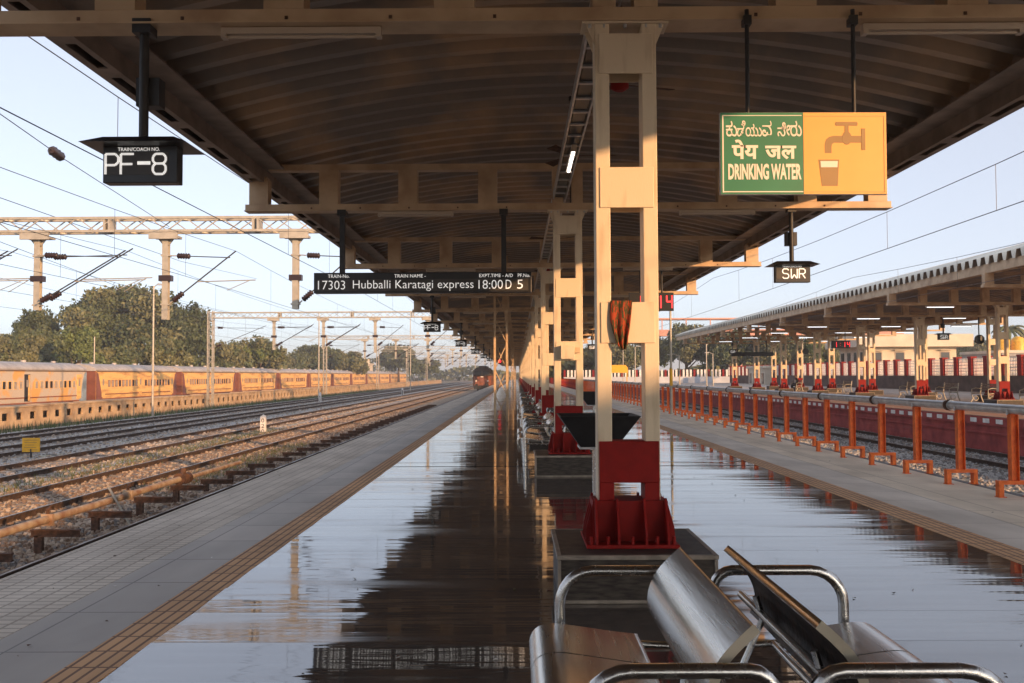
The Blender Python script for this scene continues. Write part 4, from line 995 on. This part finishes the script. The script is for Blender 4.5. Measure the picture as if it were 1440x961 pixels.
building('house', 'grey and cream building with yellow tanks at the right edge', (59.0, 112, GZ), 14, 10, 5.2, 'bld_grey', 2, 5, .2, roofm='bld_cream')
building('house', 'long pale shed behind the boundary wall between the houses', (34.5, 128, GZ), 30, 9, 3.6, 'bld_cream', 1, 9, .3)
if 0: building('house', 'small pinkish house among the trees left of the cream house', (34, 146, GZ), 9, 8, 6.5, 'bld_pink', 2, 3, .3)
building('house', 'distant cream building beyond the yellow coaches', (-50, 262, GZ), 7.5, 8, 6.0, 'bld_cream', 2, 5, .4)
def tank(label, loc):
    r = thing('water_tank', label, 'water tank', loc, 'yellow rooftop water tanks'); g = MB(); g.tube([(0, 0, 0), (0, 0, 1.3), (0, 0, 1.6), (0, 0, 1.75)], .8, 'tank', 16, radii=[.8, .8, .55, .2]); [g.tube([(0, 0, z), (0, 0, z + .06)], .83, 'tank', 16) for z in (.3, .65, 1.0)]
    g.build('tank_body', r); return r
k0 = tank('yellow water tank on the shed roof beside the cream house', (51.0, 118, 2.85 + .0))
k0.location = (50.2, 113, 3.05); dup(k0, None, (60.2, 114, 4.4), 'left yellow water tank on the building at the right edge'); dup(k0, None, (62.1, 114, 4.4), 'right yellow water tank on the building at the right edge')
# ------------------------------------------------------------------ trees
def crown_mesh(seed, rx, ry, rz, n, leafsz, mats, lobes=48, flat=.6):
    rn = random.Random(seed); g = MB(); L = []
    for i in range(lobes):
        a = rn.uniform(0, 2 * pi); e = rn.uniform(-.35, 1.0); rr = rn.uniform(.3, .86)
        c = Vector((cos(a) * rr * sqrt(max(0, 1 - max(e, 0) ** 2 * .7)), sin(a) * rr * sqrt(max(0, 1 - max(e, 0) ** 2 * .7)), e * .68)); L.append((c, rn.uniform(.15, .34), mats[rn.randrange(len(mats))]))
    for i in range(n):
        c, r_, m = L[rn.randrange(lobes)]
        d = Vector((rn.gauss(0, 1), rn.gauss(0, 1), rn.gauss(0, 1))).normalized() * r_ * (rn.uniform(.4, 1.1) if rn.random() < .8 else rn.uniform(.2, 1.3))
        p = c + d; p = Vector((p.x * rx, p.y * ry, p.z * rz))
        s = leafsz * rn.uniform(.5, 1.3); u = Vector((rn.gauss(0, 1), rn.gauss(0, 1), rn.gauss(0, .6))).normalized(); v = u.orthogonal().normalized()
        v = (Matrix.Rotation(rn.uniform(0, 6.28), 3, u) @ v); w_ = u.cross(v)
        g.add([p + v * s, p + w_ * s * .6, p - v * s, p - w_ * s * .5], [(0, 1, 2, 3)], m)
    return g
def tree(label, x, d, zbase, htop, halfw, mats, seed, n=9000, leafsz=.32, group=None, kind='tree', trunkfrac=.3, flat=False):
    """crown centred on pixel column x at distance d; htop = crown-top row in the picture"""
    P = pix(x, htop, d); h = P.z - zbase; rw = halfw * d / F
    r = thing(kind, label, 'tree', (P.x, d, zbase), group)
    ch = h * (1 - trunkfrac) / 2 * 1.02; cz = h - ch * .93
    g = crown_mesh(seed, rw, rw * .85, ch, int(n * 1.7), leafsz * .72, mats); o = g.build('crown', r); o.location = (0, 0, cz)
    g = MB(); rn = random.Random(seed); t = .022 * h + .08
    g.tube([(0, 0, 0), (.1, 0, h * .2), (-.05, .1, h * .42), (.1, 0, h * .7)], t, 'bark', 8, radii=[t * 1.25, t, t * .75, t * .25])
    for k in range(6):
        a = rn.uniform(0, 6.28); z = h * rn.uniform(.25, .5); g.tube([(0, 0, z), (cos(a) * rw * .35, sin(a) * rw * .3, z + h * .14), (cos(a) * rw * .62, sin(a) * rw * .5, z + h * .27)], t * .4, 'bark', 6, radii=[t * .45, t * .3, t * .12])
    g.build('trunk', r); return r
GT = 'trees behind the yellow coaches'
TL = [('widest rounded green tree behind the coaches, towering over the rest', 175, 130, 400, 98, ['leaf_mid', 'leaf_mid', 'leaf_olive', 'leaf_dark'], 26000, .42),
      ('dark green tree just right of the widest one', 262, 135, 424, 36, ['leaf_dark', 'leaf_dark', 'leaf_mid'], 9000, .38),
      ('dark tree behind the hanging mast at the far left', 48, 128, 432, 32, ['leaf_dark', 'leaf_mid'], 8000, .36),
      ('low olive bush at the left border of the picture', 12, 112, 470, 46, ['leaf_olive', 'leaf_mid'], 9000, .32),
      ('bright light green tree before the widest tree', 108, 108, 458, 34, ['leaf_light', 'leaf_light', 'leaf_mid'], 8000, .32),
      ('low olive tree between the dark and the bright green ones', 66, 116, 466, 34, ['leaf_olive', 'leaf_mid'], 7000, .32),
      ('olive tree right of the lattice mast', 318, 150, 482, 34, ['leaf_olive', 'leaf_mid'], 6500, .4),
      ('second olive tree right of the lattice mast, taller', 366, 155, 474, 36, ['leaf_olive', 'leaf_mid', 'leaf_light'], 7500, .4),
      ('low olive tree under the widest tree, at its right', 232, 118, 476, 40, ['leaf_olive', 'leaf_mid'], 7000, .34),
      ('low brown green tree under the widest tree, at its left', 160, 114, 484, 40, ['leaf_olive', 'leaf_mid'], 7000, .34),
      ('dark far tree with a sloping top in the middle of the left background', 446, 230, 486, 42, ['leaf_dark', 'leaf_mid'], 7000, .6),
      ('olive bush left of the far dark tree', 410, 225, 497, 28, ['leaf_olive', 'leaf_mid'], 5000, .5),
      ('olive bush right of the far dark tree', 492, 225, 494, 26, ['leaf_mid', 'leaf_olive'], 5000, .5),
      ('lone hazy tree left of the locomotive', 560, 300, 486, 32, ['leaf_mid', 'leaf_dark'], 7000, .7),
      ('low far bush beside the lone hazy tree', 600, 330, 504, 24, ['leaf_mid'], 3500, .7)]
for i, (lab, x, d, top, hw, ms, n, ls) in enumerate(TL): tree(lab, x, d, GZ, top, hw, ms, 11 + i, n, ls, GT, trunkfrac=.12)
GR = 'trees behind the right-hand platforms'
TR = [('dark green tree seen between the nearest and second columns', 835, 170, 486, 34, ['leaf_dark', 'leaf_mid'], 5000, .45),
      ('grey green tree seen between the posts of the nearest column', 872, 165, 474, 30, ['leaf_mid', 'leaf_olive'], 6500, .35),
      ('olive tree right behind the nearest column', 915, 178, 470, 30, ['leaf_olive', 'leaf_mid'], 6500, .42),
      ('big dark green tree left of the far canopy end', 965, 175, 455, 40, ['leaf_mid', 'leaf_dark', 'leaf_olive'], 11000, .42),
      ('dark green tree under the far canopy end', 1025, 172, 462, 42, ['leaf_dark', 'leaf_mid'], 10000, .42),
      ('olive tree behind the middle of the far canopy', 1090, 170, 468, 40, ['leaf_olive', 'leaf_mid'], 9000, .42),
      ('light olive tree behind the middle far columns', 1150, 168, 474, 32, ['leaf_olive', 'leaf_light'], 7000, .4),
      ('small dark tree right of the cream house', 1271, 150, 476, 14, ['leaf_dark', 'leaf_mid'], 3500, .32),
      ('hazy grey green tree above the pink building', 1330, 190, 480, 24, ['leaf_mid', 'leaf_olive'], 5000, .42),
      ('hazy olive tree right of the one above the pink building', 1372, 190, 482, 26, ['leaf_olive', 'leaf_mid'], 5000, .42)]
for i, (lab, x, d, top, hw, ms, n, ls) in enumerate(TR): tree(lab, x, d, GZ, top, hw, ms, 51 + i, n, ls, GR, trunkfrac=.16)
P = pix(1418, 462, 125)
r = thing('palm_tree', 'palm tree rising over the building at the right edge', 'tree', (P.x, 125, GZ)); h = P.z - GZ
g = MB(); g.tube([(0, 0, 0), (.15, 0, h * .5), (0, 0, h)], .2, 'bark', 8, radii=[.26, .18, .15]); g.build('trunk', r)
g = MB(); rn = random.Random(4)
for k in range(22):
    a = k * 2.4; e = rn.uniform(-.1, 1.1); L = rn.uniform(2.0, 2.9); prev = Vector((0, 0, h))
    for j in range(9):
        t = (j + 1) / 9; p = Vector((cos(a) * L * t, sin(a) * L * t, h + L * (e * t - 1.1 * t * t) * .8))
        sdv = Vector((-sin(a), cos(a), 0)) * .42 * (1 - t * .6)
        g.add([prev, p, p + sdv - Vector((0, 0, .28)), prev + sdv * .8 - Vector((0, 0, .22))], [(0, 1, 2, 3)], 'leaf_mid'); g.add([prev, p, p - sdv - Vector((0, 0, .28)), prev - sdv * .8 - Vector((0, 0, .22))], [(0, 1, 2, 3)], 'leaf_olive'); prev = p
g.build('crown', r)
def woods(name, xs, y, top, n, label, seed):
    g = MB(); rn = random.Random(seed)
    for _ in range(n):
        x = rn.uniform(*xs); hz = top * (.62 + .38 * sin(x * .09 + seed) * sin(x * .037 + 1)); z = GZ + hz * rn.random() ** .7; s = rn.uniform(.5, 1.2); u = Vector((rn.gauss(0, 1), rn.gauss(0, 1), rn.gauss(0, 1))).normalized(); v = u.orthogonal().normalized(); w_ = u.cross(v); p = Vector((x, y + rn.uniform(-8, 8), z))
        g.add([p + v * s, p + w_ * s, p - v * s, p - w_ * s], [(0, 1, 2, 3)], rn.choice(['leaf_mid', 'leaf_dark', 'leaf_olive']))
    tag(g.build(name), label, 'trees', None, 'stuff')
woods('far_wood', (-190, -50), 190, 9.0, 15000, 'far belt of trees filling the gaps behind the coaches', 3)
woods('distant_wood', (-330, 60), 480, 12, 9000, 'faint tree line at the horizon beyond the station', 5)
woods('scrub', (5, 110), 200, 9.5, 14000, 'belt of scrub and trees behind the right-hand buildings', 8)
# ------------------------------------------------------------------ seated person on the far platform
def person(loc):
    J = [((0, 0, .50), .15), ((0, .02, .72), .135), ((-.02, .02, .95), .16), ((-.05, .02, 1.08), .06), ((-.08, .02, 1.17), .05),
         ((-.02, -.10, .48), .085), ((-.42, -.12, .50), .065), ((-.40, -.12, .12), .045), ((-.36, -.12, .03), .045), ((-.56, -.12, .02), .035),
         ((-.02, .12, .48), .085), ((-.42, .14, .50), .065), ((-.42, .14, .12), .045), ((-.38, .14, .03), .045), ((-.58, .14, .02), .035),
         ((-.02, -.19, 1.02), .06), ((-.08, -.25, .76), .045), ((-.30, -.17, .62), .036), ((-.02, .22, 1.02), .06), ((-.08, .27, .76), .045), ((-.30, .19, .62), .036)]
    E_ = [(0, 1), (1, 2), (2, 3), (3, 4), (0, 5), (5, 6), (6, 7), (7, 8), (8, 9), (0, 10), (10, 11), (11, 12), (12, 13), (13, 14), (2, 15), (15, 16), (16, 17), (2, 18), (18, 19), (19, 20)]
    r = thing('person', 'person in dark clothes sitting on a bench on the far platform', 'person', loc)
    me = bpy.data.meshes.new('body'); me.from_pydata([j[0] for j in J], E_, []); me.materials.append(MATS['shirt_dark'])
    o = bpy.data.objects.new('body', me); C.objects.link(o); o.parent = r
    bm_ = __import__('bmesh').new(); bm_.from_mesh(me); bm_.verts.layers.skin.verify(); bm_.to_mesh(me); bm_.free(); o.modifiers.new('skin', 'SKIN'); ly = me.skin_vertices[0] if len(me.skin_vertices) else None
    if ly is None:
        return r
    for i, j in enumerate(J): ly.data[i].radius = (j[1], j[1]); ly.data[i].use_root = (i == 0)
    o.modifiers.new('sub', 'SUBSURF').levels = 1
    o.modifiers[-1].render_levels = 1
    g = MB(); g.tube([(-.09, .02, 1.14), (-.10, .02, 1.18), (-.10, .02, 1.26), (-.09, .02, 1.34), (-.08, .02, 1.38)], .1, 'skin', 12, radii=[.05, .085, .1, .085, .03]); g.tube([(-.2, .02, 1.25), (-.18, .02, 1.28)], .015, 'skin', 6)
    g.build('head', r)
    g = MB(); g.tube([(-.07, .02, 1.22), (-.06, .02, 1.30), (-.07, .02, 1.37), (-.08, .02, 1.40)], .1, 'black', 12, radii=[.09, .108, .085, .03]); g.build('hair', r)
    g = MB(); g.box(-.17, -.1, -.1, .14, .70, .98, 'white_paint'); g.build('shirt_front', r)
    return r
person((24.0 - .18, 78.3, P2))

# ------------------------------------------------------------------ haze
g = MB(); g.box(-700, 700, -80, 1500, GZ - 3.5, 24, 'black'); o = g.build('haze'); o['kind'] = 'stuff'; o['label'] = 'thin pale evening haze over the whole station yard'
hm = bpy.data.materials.new('haze'); hm.use_nodes = True; n_ = hm.node_tree; n_.nodes.clear()
pv = n_.nodes.new('ShaderNodeVolumePrincipled'); pv.inputs['Color'].default_value = (.9, .9, .92, 1); pv.inputs['Density'].default_value = .0008; pv.inputs['Anisotropy'].default_value = .2
mo = n_.nodes.new('ShaderNodeOutputMaterial'); n_.links.new(pv.outputs[0], mo.inputs['Volume']); o.data.materials.clear(); o.data.materials.append(hm)

# small leaves and scraps lying on the platform
g = MB(); rn = random.Random(21)
for _ in range(150):
    y = 3.5 * 9 ** rn.random(); x = rn.choice([rn.uniform(-2.1, .2), rn.uniform(1.5, 4.2), rn.uniform(-4.0, -2.6), rn.uniform(4.6, 6.4)]); s_ = rn.uniform(.006, .018); a = rn.uniform(0, 6.28); c_, d_ = cos(a) * s_, sin(a) * s_
    g.add([(x - c_, y - d_, .004), (x + d_, y - c_ * .6, .012), (x + c_, y + d_, .006), (x - d_, y + c_ * .6, .010)], [(0, 1, 2, 3)], rn.choice(['bark', 'rust', 'leaf_olive', 'white_paint']))
tag(g.build('fallen_leaves'), 'small dry leaves and scraps scattered over the wet platform', 'leaves', None, 'stuff')
